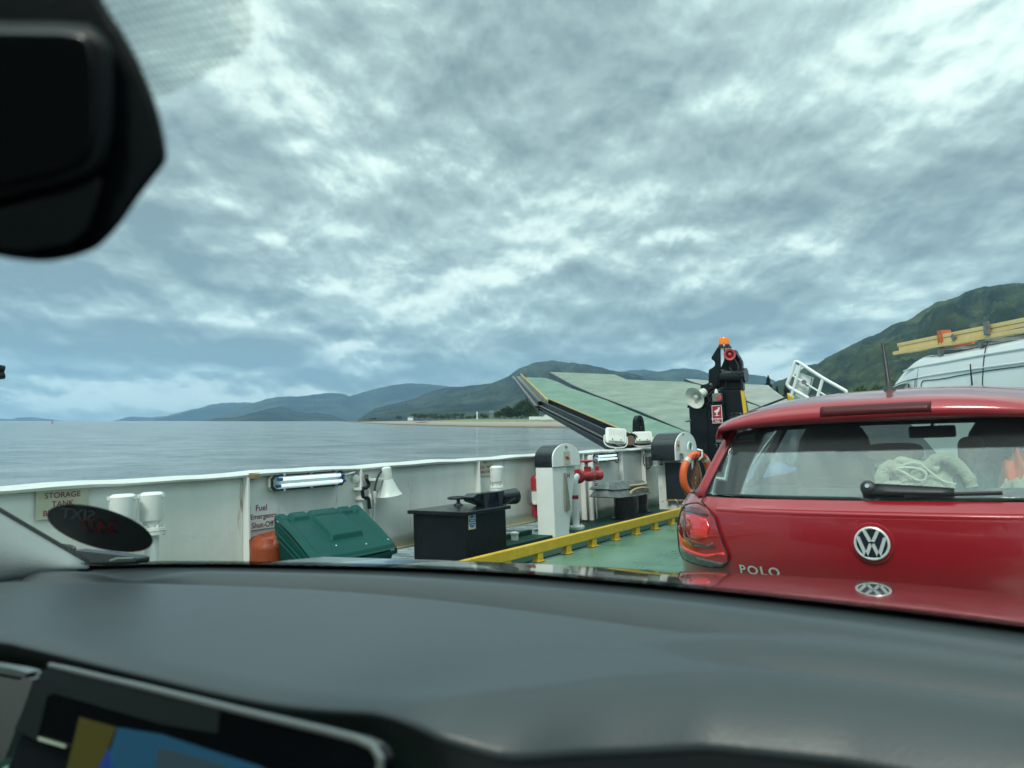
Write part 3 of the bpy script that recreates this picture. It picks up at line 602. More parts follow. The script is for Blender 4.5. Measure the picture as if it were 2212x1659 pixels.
# ---- fluorescent lamps
def lamp(corners, r, x, label, cable=None):
    a = A(r, *corners[0], 0, x); b = A(r, *corners[1], 0, x); c = A(r, *corners[2], 0, x)   # top-left, top-right, bottom-left
    y0 = (a.y+c.y)/2; y1 = b.y; z1 = (a.z+b.z)/2; z0 = c.z; h = z1-z0; t = thing("deck_lamp", (x,(y0+y1)/2,z0), label, "lamp", "twin-tube lamps on the bulwark")
    def rr(i, x_): 
        q = .035; return [(x_,y0+i+q,z0+i),(x_,y1-i-q,z0+i),(x_,y1-i,z0+i+q),(x_,y1-i,z1-i-q),(x_,y1-i-q,z1-i),(x_,y0+i+q,z1-i),(x_,y0+i,z1-i-q),(x_,y0+i,z0+i+q)]
    mb = MB(); mb.prism(rr(0,x-.09), (.055,0,0)); obj("housing", mb, signw, t, bevel=.006)
    mb = MB(); o_ = rr(-.004,x-.033); i_ = rr(.014,x-.033); mb.grid([[Vector(p) for p in o_],[Vector(p)+Vector((.02,0,0)) for p in o_],[Vector(p)+Vector((.02,0,0)) for p in i_],[Vector(p) for p in i_]], close=True); obj("seal", mb, rubber, t)
    mb = MB(); mb.prism(rr(.014,x-.03), (.052,0,0)); obj("cover", mb, lens, t, bevel=.012)
    for fz in (.30,.72):
        z = z0+h*fz; d = .03 if fz < .5 else .05
        mb = MB(); mb.cyl((x,y0+d+.06,z), (x,y1-d-.01,z), .015, n=14); obj("tube", mb, tube, t, smooth=True)
        for yy in (y0+d+.03, y1-d+.005):
            mb = MB(); mb.cyl((x,yy-.022,z), (x,yy+.022,z), .016, n=12); obj("tube_holder", mb, bluec, t)
    for f in (.14,.5,.86):
        for zz_ in (z1,z0):
            mb = MB(); mb.bx(x-.05,x+.01,y0+(y1-y0)*f-.012,y0+(y1-y0)*f+.012,zz_-.012,zz_+.014); obj("clip", mb, chrome, t, bevel=.002)
    if cable: mb = MB(); mb.tube(smoothpath(cable(x,y0,y1,z0,z1)), .009, 8); obj("cable", mb, whiteC if label.startswith("long") else rubber, t, smooth=True)
    return t
lamp(((285,262),(905,236),(268,408)), 3, -5.78, "long twin-tube fluorescent lamp with clear cover above the green bin",
     lambda x,y0,y1,z0,z1: [(x-.06,y1,z0+.09),(x-.06,y1+.06,z0+.10),(x-.05,y1+.15,z0+.115),(x-.08,y1+.21,z0+.12)])
lamp(((1088,300),(1290,305),(1082,378)), 4, -5.76, "smaller twin-tube fluorescent lamp on the bulwark near the red valve",
     lambda x,y0,y1,z0,z1: [(x-.05,y1,z1-.05),(x-.03,y1+.06,z1-.10),(x-.03,y1+.05,z0-.02),(x-.03,y1-.03,z0-.03),(x-.03,y1-.08,z0)])
# rust run below the long lamp and a cable gland boss
p = A(3,985,298,0,XW+.02); mb = MB(); mb.lathe((XW+.0,p.y,p.z), (1,0,0), [(0,.05),(.05,.045),(.055,.03),(.07,.028)], 14)
tag(obj("cable_gland", mb, whiteR, smooth=True), "round white cable gland on the bulwark right of the long lamp", "cable gland")
p1 = A(3,300,405,0,XW+.016); p2 = A(3,790,385,0,XW+.016)
mb = MB(); rnd = random.Random(3); top = [Vector((XW+.0095,p1.y+(p2.y-p1.y)*k/30,p1.z+.005)) for k in range(31)]
bot = [v-Vector((0,0,.012+.045*abs(noise.noise(Vector((k*.31,4,0))))+.02*rnd.random())) for k, v in enumerate(top)]
mb.grid([top,bot]); obj("rust_stain", mb, mat("rust_stain", (.28,.22,.17), .8, col2=(.42,.40,.34), nscale=30), bpy.data.objects["bulwark"])
# ---- crank handle
x = XW+.13; pts = [A(3,*q,0,x) for q in [(1090,262),(1092,305),(1108,335),(1106,362),(1085,380),(1055,384),(1057,420),(1062,455),(1075,468),(1100,466),(1110,485),(1118,560)]]
t = thing("crank_handle", pts[5], "black bent crank handle hanging by a bulwark rib beside the white horn", "crank")
mb = MB(); mb.tube(smoothpath(pts, 4), .019, 10); obj("rod", mb, blackR, t, smooth=True)
mb = MB(); q = pts[5]; mb.bx(XW+.02,XW+.14,q.y-.03,q.y+.02,q.z-.015,q.z+.01); obj("bracket", mb, whiteC, t); mb = MB(); q = pts[8]; mb.bx(XW+.02,XW+.14,q.y-.03,q.y+.02,q.z-.015,q.z+.01); obj("bracket", mb, whiteC, t)
mb = MB(); mb.tube([pts[0], pts[0].lerp(pts[1],.9)], .021, 10); obj("worn_grip", mb, mat("worn_brass", (.10,.07,.04), .5), t)
# ---- horn loudspeaker on the bulwark
x = XW+.17; bt = A(3,1290,445,0,x); tp = A(3,1262,195,0,x); ax = (bt-tp); Ln = ax.length
t = thing("horn_loudspeaker", tp, "white horn loudspeaker pointing down on the bulwark, above white conduits", "loudspeaker")
mb = MB(); mb.lathe(tp, ax, [(0,.028),(.012,.05),(.05,.055),(.13*1,.056),(.135,.045),(Ln*.42,.056),(Ln*.60,.076),(Ln*.80,.103),(Ln*.93,.125),(Ln*.99,.140),(Ln,.137),(Ln*.985,.128),(Ln*.8,.088),(Ln*.5,.03)], 26); obj("bell", mb, horn, t, smooth=True)
mb = MB(); q = tp.lerp(bt,.42); mb.bx(XW+.01,x,q.y-.16,q.y-.02,q.z-.012,q.z+.012); mb.bx(XW+.0,XW+.03,q.y-.19,q.y-.12,q.z-.04,q.z+.04); obj("bracket", mb, whiteC, t, bevel=.003)
mb = MB(); mb.tube(smoothpath([A(3,*q,0,x) for q in [(1222,235),(1200,262),(1180,310),(1168,360),(1160,405)]]), .011, 8); obj("cable", mb, rubber, t, smooth=True)
x = XW+.05
for i, (pp, lb) in enumerate([([(1060,305),(1085,330),(1105,370),(1120,430),(1126,520),(1128,640),(1130,760)],"left white conduit bending down from the bulwark rib beside the crank"),([(1163,405),(1160,480),(1158,600),(1158,700),(1160,800)],"right white conduit running straight down below the white horn")]):
    t = thing("conduit", A(3,*pp[-1],0,x), lb, "conduit"); P_ = [A(3,*q,0,x) for q in pp]; P_.append(Vector((P_[-1].x, P_[-1].y, .17)))
    mb = MB(); mb.tube(smoothpath(P_), .011, 8); obj("pipe", mb, whiteC, t, smooth=True)
    for q in (P_[3 if i == 0 else 0],): mb = MB(); mb.lathe(q-Vector((0,0,.13)), (0,0,1), [(0,.012),(.0,.023),(.10,.023),(.12,.02),(.13,.012)], 12); obj("sleeve", mb, whiteC, t, smooth=True)

# ---- green storage bin, lid sloping to starboard
def rbox(mb, P8): return mb.add(P8, [(0,1,2,3),(7,6,5,4),(0,4,5,1),(1,5,6,2),(2,6,7,3),(3,7,4,0)])
t = thing("storage_bin", (-5.2,4.6,0), "dark green moulded plastic storage bin with a sloping ribbed lid", "storage bin")
HL = A(3,290,607,0,-5.55); HR = A(3,1030,530,0,-5.55); FR = A(3,1368,905,0,-4.85); FL = A(3,640,1030,0,-4.85)
for v in (HL,HR): v.z = .715
for v in (FL,FR): v.z = .375
def LP(u_, v_, d=0):   # u along the hinge 0..1 aft->forward, v 0 hinge .. 1 front; d = height off the lid; front edge bows out a little
    a = HL.lerp(HR,u_); b = FL.lerp(FR,u_); b = b+Vector((.05*(1-(2*u_-1)**2),0,0)); p = a.lerp(b, v_)
    nrm = (b-a).cross(HR-HL).normalized(); nrm = nrm if nrm.z > 0 else -nrm
    return p+nrm*d+Vector((0,0,.02*math.sin(math.pi*v_)))
mb = MB()
def prof_h(u_, v_):
    h = 0.0
    if .07 < v_ < .90 and .08 < u_ < .92: h -= .022                 # field set into the lid
    if .16 < v_ < .66 and .33 < u_ < .70: h = .022 if v_ > .20 else .010   # raised centre pad
    if v_ <= .14: h = .008
    if v_ <= .14 and (.10 < u_ < .145 or .33 < u_ < .36 or .68 < u_ < .71 or .855 < u_ < .885): h = -.018
    if v_ > .955 or u_ < .02 or u_ > .98: h = -.022
    return h
n1, n2 = 90, 60; rows = []
for j in range(n2+1): rows.append([LP(i/n1, j/n2, prof_h(i/n1, j/n2)) for i in range(n1+1)])
mb.grid(rows)
edge = rows[0]+[r[-1] for r in rows[1:]]+rows[-1][::-1][1:]+[r[0] for r in rows[::-1]][1:-1]
low = [Vector((p.x, p.y, p.z-.06)) for p in edge]; mb.grid([edge, low], close=True)
o = obj("lid", mb, bingreen, t, smooth="full"); md = o.modifiers.new("smooth", "SMOOTH"); md.factor = .5; md.iterations = 3
mb = MB(); e1 = HL+Vector((-.06,0.02,-.06)); e2 = HR+Vector((-.06,-.02,-.06)); f1 = FL+Vector((-.03,.03,-.055)); f2 = FR+Vector((-.02,-.03,-.055))
P_ = [e1,e2,f2,f1]; B_ = [Vector((-5.55,HL.y+.10,.0)),Vector((-5.55,HR.y-.06,.0)),Vector((-4.96,FR.y-.10,.0)),Vector((-4.96,FL.y+.12,.0))]
rbox(mb, P_+B_); obj("tub", mb, bingreen, t, bevel=.03)
mb = MB(); a = e1.lerp(f1,.12); b = e1.lerp(f1,.95)
for d in (.05,.10): mb.tube([a+Vector((.0,-.004,-d)), b+Vector((0,-.004,-d))], .012, 8)
mb.tube([f1+Vector((.01,0,-.07)), f2+Vector((.01,0,-.07))], .014, 8); obj("moulded_rib", mb, bingreen, t, smooth=True)
for q in ((.27,.12),(.30,.80),(.62,.86),(.93,.86)):
    mb = MB(); c = LP(*q, .001); mb.lathe(c, (.4,0,.9), [(0,.007),(.004,.007)], 8); obj("rivet", mb, whitel, t)
# ---- orange bag
x = -5.7; a = A(3,108,815,0,x); b = A(3,345,785,0,x); t0 = Vector((x,(a.y+b.y)/2,.25)); zt = a.z; rx = .16; ry = (b.y-a.y)/2
rows = []
for k, (z, s) in enumerate([(.16,.75),(.20,.95),(.30,1.02),(.42,.98),(.52,1.0),(zt-.03,.97),(zt,.85),(zt+.02,.60),(zt+.015,.2)]):
    rows.append([Vector((x+math.cos(q)*rx*s+.012*noise.noise(Vector((q*2,z*7,0))), t0.y+math.sin(q)*ry*s+.02*noise.noise(Vector((q*2,z*6,3))), z+.02*math.sin(q)*(k/8)+.015*noise.noise(Vector((q*3,z*5,5))))) for q in [i/28*6.283 for i in range(28)]])
mb = MB(); mb.grid(rows, close=True); mb.add(rows[-1], [tuple(range(28))])
tag(obj("dry_bag", mb, orangebag, smooth="full"), "orange rubber bag standing behind the green bin under the fuel sign", "bag")

# ---- black locker
xs, xp, ya, yf, zt = -4.86, -5.45, 6.0, 6.74, .60
t = thing("black_locker", ((xs+xp)/2,6.37,0), "black painted steel locker with a blue round sticker and a handwheel on its lid", "locker")
ya = 6.03; xp = A(3,1495,600,1,ya).x; zt = .565
mb = MB(); mb.bx(xp,xs,ya,yf,.0,zt-.02); obj("body", mb, blackR, t, bevel=.008)
mb = MB(); mb.bx(xp-.05,xs+.04,ya-.04,yf+.05,zt-.018,zt+.022); obj("lid", mb, blackP, t, bevel=.008)
# sticker
c = A(3,2010,672,0,xs+.004); mb = MB(); mb.box(c, (.003,.118,.158)); s_ = obj("sticker", mb, signc, t)
mb = MB(); mb.lathe(c+Vector((.0018,0,.002)), (1,0,0), [(0,.052),(.001,.052)], 28)
for v in mb.v: v.z = c.z+(v.z-c.z)*1.22
obj("blue_disc", mb, bluec, s_)
mb = textmb("This hatch\nmust be\nkept closed\nat sea", .021, c+Vector((.0045,0,.0)), (0,1,0), (0,0,1)); 
zc = sum(v.z for v in mb.v)/len(mb.v)
for v in mb.v: v.z += c.z-zc
obj("lettering", mb, whitel, s_)
# handwheel on the lid
c = A(3,1890,470,1,6.22); cz = zt+.10; cx_ = A(3,1890,470,2,cz)
t2c = Vector((cx_.x, cx_.y, zt+.022)); t2 = thing("handwheel", t2c, "black handwheel on a short stem on top of the black locker lid", "handwheel")
mb = MB(); R_ = .115; mb.tube([t2c+Vector((math.cos(k/28*6.283)*R_, math.sin(k/28*6.283)*R_, .085)) for k in range(28)], .014, 8, closed=True); obj("rim", mb, blackP, t2, smooth=True)
for k in range(4): mb = MB(); q = k*1.5708+.4; mb.tube([t2c+Vector((0,0,.07)), t2c+Vector((math.cos(q)*R_, math.sin(q)*R_, .083))], .009, 6); obj("spoke", mb, blackP, t2)
mb = MB(); mb.lathe(t2c, (0,0,1), [(0,.06),(.01,.055),(.03,.022),(.06,.02),(.065,.035),(.09,.03)], 16); obj("stem", mb, blackP, t2, smooth=True)
# cable cover / vent pipe lying on the locker
e1 = A(4,410,672,0,-5.08); e0 = A(4,270,675,0,-5.2); dz = Vector((0,0,0)); 
axis = Vector((.10,1,0)).normalized(); c1 = A(4,385,672,0,-5.08); c0 = c1-axis*.62
t = thing("flap_vent", c0, "black pipe vent with fins lying across the black locker's lid", "pipe vent")
mb = MB(); mb.lathe(c1-axis*.26, axis, [(0,.055),(.0,.085),(.25,.092),(.255,.094),(.275,.094),(.276,.08),(.27,.0)], 26); obj("pipe", mb, blackP, t, smooth=True)
mb = MB(); q0 = c1-axis*.30; P = lambda d, s_, z: q0-axis*d+Vector((s_,0,z))
mb.prism([P(0,.09,.085),P(.42,.09,.085),P(.50,.09,.05),P(.46,.09,.0),P(.2,.09,-.085),P(.0,.09,-.085)], (-.16,0,0)); obj("valve_box", mb, blackP, t, bevel=.008)
for d in (.10,.34):
    mb = MB(); mb.prism([P(d,.095,.085),P(d-.10,.095,.085),P(d+.02,.15,-.075),P(d+.05,.15,-.075)], (.012,0,0)); obj("fin", mb, blackR, t)
mb = MB(); mb.tube([P(.02,.13,-.07),P(-.12,.13,-.02),P(-.16,.13,-.01)], .008, 6); obj("lever", mb, blackR, t)

# ---- fire extinguisher / hose cylinder behind vent post
x = -5.76; a = A(4,560,485,0,x); b = A(4,560,870,0,x); yc = A(4,572,600,0,x).y+.04
t = thing("red_cylinder", (x,yc,b.z), "tall red gas cylinder clamped to the bulwark behind the white vent post", "gas cylinder")
mb = MB(); mb.lathe((x,yc,b.z), (0,0,1), [(0,.05),(.03,.085),(.06,.09),(a.z-b.z-.06,.09),(a.z-b.z-.02,.07),(a.z-b.z,.03)], 20); obj("cylinder", mb, red, t, smooth=True)
z0 = A(4,560,740,0,x).z; z1 = A(4,560,618,0,x).z
mb = MB(); mb.bx(x-.10,x+.095,yc-.10,yc+.10,z0,z1); obj("clamp_band", mb, steel, t, bevel=.01)
mb = MB(); mb.bx(x+.0,x+.10,yc-.145,yc-.10,z0+.02,z1-.02); mb.bx(x+.03,x+.11,yc-.17,yc-.11,z0+.0,z0+.03); obj("clamp_plate", mb, whiteR, t, bevel=.003)
# ---- two vent posts with rounded black hoods
def hood_post(name, xs, ya, yf, xp, z0, zh, ztop, label, grp, legs, body_y1=None, hx=None):
    t = thing(name, ((xs+xp)/2,(ya+yf)/2,z0), label, "vent post", grp)
    def arch(i=0, zb=zh):   # arch profile in (y,z)
        n = 18; cy = (ya+yf)/2; ry = (yf-ya)/2-i; rz = (ztop-zb)*.62-i; zc = ztop-i-rz
        return [(ya+i,zb+i)]+[(cy-ry*math.cos(k/n*math.pi), zc+rz*math.sin(k/n*math.pi)) for k in range(n+1)]+[(yf-i,zb+i)]
    a = arch()
    mb = MB(); mb.prism([(xp,y,z) for y,z in a], (xs-xp-.003,0,0)); obj("hood_cover", mb, blackP, t, smooth=True)
    mb = MB(); a2 = arch(-.004, zh-.0); mb.prism([(xs-.003,y,z) for y,z in a2], (.02,0,0)); obj("end_plate", mb, whiteC, t, bevel=.004)
    return t, a
t, _ = hood_post("vent_post", -5.28, 8.42, 9.13, -5.56, 0, .935, 1.235, "white vent post with rounded black hood beside the red hydrant valve", "hooded vent posts", None)
mb = MB(); mb.bx(-5.555,-5.285,8.425,8.80,.0,.93); obj("post", mb, whiteC, t, bevel=.012)
mb = MB(); mb.prism([(-5.33,8.80,.93),(-5.33,9.10,.93),(-5.33,8.86,.02),(-5.33,8.80,.02)], (-.02,0,0)); obj("stay", mb, whiteC, t)
P1, P2 = A(4,825,470,0,-5.31), A(4,865,800,0,-5.31)
def hexagon_sign(t, r, c0, c1, x, nm="decal"):
    a = A(r,*c0,0,x+.003); b = A(r,*c1,0,x+.003); cy, cz = (a.y+b.y)/2, (a.z+b.z)/2; w = b.y-a.y; h = a.z-b.z
    mb = MB(); mb.box((x+.002,cy,cz), (.003,w,h)); d = obj(nm, mb, signc, t)
    mb = MB(); mb.prism([(x+.0045,cy-.36*w,cz+.10*h),(x+.0045,cy+.18*w,cz+.12*h),(x+.0045,cy+.40*w,cz-.13*h),(x+.0045,cy-.14*w,cz-.13*h)], (.001,0,0)); obj("red_mark", mb, redl, d)
hexagon_sign(t, 4, (818,283), (875,393), -5.26)
a = A(4,840,243,0,-5.258); mb = MB(); mb.box(a, (.01,.055,.03)); obj("slot", mb, rustm, t)
a = A(4,858,491,0,-5.283); mb = MB()
for s in (-1,1): mb.prism([(a.x,a.y,a.z),(a.x,a.y+s*.035,a.z+.045),(a.x,a.y+s*.035,a.z-.045)], (.002,0,0))
obj("valve_symbol", mb, redl, t)
mb = MB(); q = [A(4,*k,0,-5.275) for k in [(820,465),(828,475),(842,560),(868,770),(860,798),(828,798),(822,700)]]; mb.prism(q, (.02,0,0))
tag(obj("canvas_strip", mb, canvas, bevel=.004), "grey canvas strip hanging against the white vent post", "canvas strip")
t, _ = hood_post("vent_post", -5.06, 12.03, 13.0, -5.50, 0, .875, 1.355, "white vent post with black hood behind the orange lifebuoy", "hooded vent posts", None)
mb = MB(); mb.bx(-5.52,-5.08,12.3,12.98,.0,.87); obj("post", mb, whiteR, t, bevel=.01)
hexagon_sign(t, 13, (675,562), (740,722), -5.04)
mb = MB(); q = A(13,790,455,0,-5.038); mb.box(q, (.01,.05,.035)); obj("slot", mb, rustm, t)
mb = MB(); q = A(13,912,640,0,-5.036); mb.box(q, (.004,.09,.13)); obj("green_sign", mb, greenl, t)
mb = MB(); mb.tube(smoothpath([A(13,*k,0,-4.99) for k in [(862,700),(862,640),(880,590),(915,590),(935,640),(935,715)]]), .012, 8); obj("hook", mb, whitel, t, smooth=True)
mb = MB(); mb.prism([A(13,*k,0,-5.03) for k in [(728,765),(765,772),(770,820),(778,850),(742,862),(740,800)]], (.03,0,0)); obj("latch", mb, steel, t, bevel=.003)
mb = MB(); mb.tube([A(13,430,855,1,12.02), A(13,432,940,1,12.02)], .008, 6); mb.lathe(A(13,432,940,1,12.02)-Vector((0,0,.02)), (0,0,1), [(0,.035),(.02,.03),(.03,.012)], 12); obj("hanging_knob", mb, blackR, t)
# black board below
t = thing("black_board", (-5.0,12.2,.5), "flat black board with a rusty lower edge under the second hooded post", "board")
b0 = A(13,485,925,1,12.22); b1 = A(13,500,1515,1,12.22)
mb = MB(); mb.bx(b0.x,-4.86,12.22,12.26,b1.z,b0.z); obj("panel", mb, blackfab, t, bevel=.006)
mb = MB(); mb.bx(b0.x,-4.86,12.20,12.26,b1.z-.03,b1.z-.002); obj("rusty_edge", mb, rustm, t)
mb = MB(); mb.bx(b0.x+.06,-4.9,12.27,12.30,.0,b1.z-.03); obj("base_plate", mb, whiteR, t)
mb = MB(); mb.tube(smoothpath([A(13,*k,1,12.19) for k in [(650,1520),(690,1560),(705,1610),(690,1580)]]), .012, 6); obj("hook", mb, steel, t)

# ---- red hydrant valve on its white pipe
yp = 9.42; x = -5.50; pt = lambda px_, py_: A(4,px_,py_,0,x)
c = pt(917,700); yp = c.y; zv = pt(1020,490).z
t = thing("hydrant_valve", (x,yp,0), "red hydrant valve with handwheel on a white bent pipe beside the vent post", "hydrant valve")
mb = MB(); zb = .03; mb.tube(smoothpath([(x,yp,zb),(x,yp,.4),(x,yp,zv-.16),(x,yp+.02,zv-.05),(x,yp+.10,zv)], 6), .050, 18); obj("pipe", mb, whiteC, t, smooth=True)
mb = MB(); mb.lathe((x,yp,.0), (0,0,1), [(0,.12),(.022,.12),(.023,.10),(.03,.12),(.05,.118),(.052,.07)], 20)
for k in range(5): mb.lathe((x+math.cos(k*1.25)*.10,yp+math.sin(k*1.25)*.10,.04), (0,0,1), [(0,.012),(.03,.012)], 6)
obj("flange", mb, whiteR, t, smooth=True)
q0 = pt(917,695); q1 = pt(917,662); mb = MB(); mb.cyl((x,yp,q0.z), (x,yp,q1.z), .0515, n=18); obj("red_band", mb, redl, t, smooth=True)
y1 = pt(1105,490).y; ax = Vector((.12,1,-.02)).normalized(); b0 = Vector((x,yp+.08,zv)); Lb = (y1-yp-.08)
mb = MB(); mb.lathe(b0, ax, [(0,.103),(.03,.108),(.035,.085),(.042,.108),(.07,.103),(.075,.06),(Lb*.3,.065),(Lb*.45,.088),(Lb*.62,.085),(Lb*.7,.06),(Lb*.74,.075),(Lb*.95,.078),(Lb,.05)], 22); mb.lathe(b0+ax*Lb*.45, (0,0,1), [(0,.06),(.13,.055),(.14,.03)], 16); obj("body", mb, red, t, smooth=True)
mb = MB(); mb.lathe(b0+ax*Lb*.85+Vector((0,0,.05)), (0,0,1), [(0,.03),(.09,.03),(.10,.02)], 12); obj("drain_plug", mb, red, t, smooth=True)
hz0 = b0+ax*Lb*.42; zw = pt(1025,370).z
mb = MB(); mb.lathe((hz0.x,hz0.y,zv+.10), (0,0,1), [(0,.025),(zw-zv-.11,.02)], 10); obj("spindle", mb, steel, t)
w0 = Vector((hz0.x,hz0.y,zw)); mb = MB(); mb.tube([w0+Vector((math.cos(k/24*6.283)*.115, math.sin(k/24*6.283)*.115, .012)) for k in range(24)], .013, 8, closed=True)
for k in range(5): mb.tube([w0-Vector((0,0,.015)), w0+Vector((math.cos(k*1.257)*.112, math.sin(k*1.257)*.112, .012))], .01, 6)
mb.lathe(w0-Vector((0,0,.03)), (0,0,1), [(0,.03),(.04,.025)], 10); obj("handwheel", mb, red, t, smooth=True)
mb = MB(); 
for k in range(9): q = pt(1080+14*math.sin(k/8*math.pi*1.0)+(12 if k > 4 else 0), 520+58*math.sin(k/8*math.pi)); mb.lathe(q, (1,.3,.2), [(-.008,.009),(.008,.009)], 6)
obj("chain", mb, steel, t)

# ---- white standpipe and conduits behind the valve
x = -5.84; a = A(4,1042,312,0,x); l_ = A(4,1008,400,0,x); r_ = A(4,1072,400,0,x); rr = (r_.y-l_.y)/2*.55; yc = (l_.y+r_.y)/2
t = thing("standpipe", (x,yc,0), "fat white standpipe with a rounded cap behind the red valve", "standpipe")
mb = MB(); mb.cyl((x,yc,.01), (x,yc,a.z-.22), rr*.72, n=20); obj("pipe", mb, whiteC, t, smooth=True)
mb = MB(); mb.lathe((x,yc,a.z-.22), (0,0,1), [(0,rr*.95),(.005,rr*1.03),(.18,rr*1.0),(.21,rr*.8),(.22,rr*.4)], 20); obj("cap", mb, whiteC, t, smooth=True)
for i, (px_, top, lb) in enumerate([(1070,560,"thin white conduit directly right of the fat standpipe"),(1092,545,"second thin white conduit right of the fat standpipe"),(1283,690,"thin white conduit just left of the mushroom vents"),]):
    q = A(4,px_,top,0,-5.84); mb = MB(); mb.tube([(-5.84,q.y,.01),(-5.84,q.y,q.z)], .012, 8); tag(obj("conduit", mb, whiteC, smooth=True), lb, "conduit")

# ---- mushroom vents
def mush(name, px, legs, hood, label, x, ytop):
    l0 = A(4,*legs[0],0,x); l1 = A(4,*legs[1],0,x)
def vent(x, yc, r, ztop_post, poly, rp_, xf, label):
    t = thing("mushroom_vent", (x,yc,0), label, "ventilator", "weathered box-hood ventilators")
    mb = MB(); mb.lathe((x,yc,0), (0,0,1), [(0,r*1.35),(.03,r*1.35),(.04,r),(ztop_post,r)], 22); obj("trunk", mb, blackP, t, smooth=True)
    P = [A(4,a,b,0,xf) for a, b in poly]; top = max(p.z for p in P); lo_ = min(p.z for p in P)
    f_ = [p-Vector((.10*(p.z-lo_)/(top-lo_),0,0)) for p in P]; b_ = [p-Vector((.42-.10*(p.z-lo_)/(top-lo_),0,0)) for p in P]; n = len(P)
    mb = MB(); mb.add(f_+b_, [tuple(range(n)), tuple(range(n,2*n))[::-1]]+[(i_,(i_+1)%n,n+(i_+1)%n,n+i_) for i_ in range(n)]); obj("hood", mb, lead, t, bevel=.004)
    Q = [A(4,a,b,0,xf-.01) for a, b in rp_]; mb = MB(); mb.tube(smoothpath(Q), .017, 8); obj("rope_handle", mb, rope, t, smooth=True)
fy = A(4,1290,700,0,-5.45).y
a = A(4,1290,800,0,-5.42); b = A(4,1435,800,0,-5.42); r = (b.y-a.y)/2*.66; yc = (a.y+b.y)/2
zt_ = A(4,1300,680,0,-5.42).z; hz_ = A(4,1400,610,0,-5.42).z
vent(-5.42, yc, r, zt_, [(1230,680),(1255,618),(1400,602),(1550,590),(1585,642),(1555,652),(1440,672),(1295,688)], [(1403,655),(1402,640),(1425,618),(1470,602),(1515,597),(1548,605),(1558,628)], -5.26, "nearer black ventilator with a grey box hood and curved rope handle")
a = A(4,1440,750,0,-5.62); b = A(4,1572,750,0,-5.62); r2_ = (b.y-a.y)/2*.78; yc2 = (a.y+b.y)/2
vent(-5.68, yc2-.1, r2_*.8, A(4,1300,600,0,-5.68).z, [(1226,612),(1262,552),(1400,538),(1543,530),(1578,584),(1550,592),(1400,606),(1258,620)], [(1395,580),(1440,577),(1500,570),(1532,562),(1538,552)], -5.30, "farther and taller black ventilator with a flat grey hood and straight rope handle")

# ---- floodlights on the bulwark top
def flood(u_c, x, w, h, R, label, pole=False):
    c = at(u_c,0,x); t = thing("floodlight", c, label, "floodlight", "white floodlights on the bulwark top")
    q = lambda a, b, d: c+R[0]*a+R[1]*b+R[2]*d
    mb = MB(); mb.prism([q(-w*.5,h*.42,0),q(-w*.42,h*.5,0),q(w*.42,h*.5,0),q(w*.5,h*.42,0),q(w*.5,-h*.42,0),q(w*.42,-h*.5,0),q(-w*.42,-h*.5,0),q(-w*.5,-h*.42,0)], R[2]*.05); obj("case", mb, whiteC, t, bevel=.008)
    mb = MB()
    for k in range(9):
        a = -w*.36+k*w*.09; mb.prism([q(a,h*.44,.05),q(a+w*.02,h*.44,.05),q(a+w*.02,-h*.10,.05),q(a,-h*.10,.05)], R[2]*.028)
    obj("cooling_fins", mb, whiteC, t)
    mb = MB(); mb.prism([q(-w*.36,-h*.14,.05),q(w*.36,-h*.14,.05),q(w*.36,-h*.44,.05),q(-w*.36,-h*.44,.05)], R[2]*.05); obj("driver_box", mb, hornc, t, bevel=.008)
    mb = MB(); mb.tube(smoothpath([q(-w*.54,0,.02),q(-w*.54,-h*.5,.02),q(-w*.3,-h*.75,.02),q(w*.3,-h*.75,.02),q(w*.54,-h*.5,.02),q(w*.54,0,.02)],3), .012, 6); mb.cyl(q(0,-h*.74,.02), Vector((q(0,-h*.74,.02).x,q(0,-h*.74,.02).y,1.10)), .02); obj("yoke", mb, hornc, t)
    for s in (-.2,.2): mb = MB(); mb.lathe(q(s*w,-h*.34,.10), R[2], [(0,.012),(.006,.012)], 8); obj("screw", mb, blackPl, t)
    return t
r_ = Vector((.75,.62,-.12)).normalized(); u_ = Vector((-.30,.12,.92)); u_ = (u_-r_*u_.dot(r_)).normalized(); n_ = r_.cross(u_); n_ = n_ if n_.y < 0 else -n_
flood(U(4,1268,150), -5.85, .36, .27, (r_,u_,n_), "white finned floodlight with yoke standing left of the black lifting lug")
r_ = Vector((.78,.60,.0)).normalized(); u_ = Vector((-.25,.2,.8)); u_ = (u_-r_*u_.dot(r_)).normalized(); n_ = r_.cross(u_); n_ = n_ if n_.y < 0 else -n_
flood(U(4,1500,165), -5.85, .36, .22, (r_,u_,n_), "white floodlight right of the black lifting lug, next to the hooded post")
# junction box with loose cables
q = A(4,1558,365,0,-5.84); mb = MB(); mb.box(q, (.08,.20,.16)); t = thing("junction_box", q, "grey junction box with looping cables under the hooded post", "junction box"); obj("box", mb, steel, t, bevel=.01)
mb = MB(); mb.tube(smoothpath([A(4,*k,0,-5.82) for k in [(1530,270),(1515,320),(1512,370),(1525,410),(1550,432),(1575,410),(1585,385)]]), .009, 6); obj("cable", mb, rubber, t, smooth=True)
mb = MB(); mb.tube(smoothpath([A(13,*k,0,-5.70) for k in [(320,965),(400,975),(418,1000),(418,1090)]]), .016, 8); tag(obj("handrail_hook", mb, whiteC, smooth=True), "short white bent handrail hook left of the black board", "handrail")

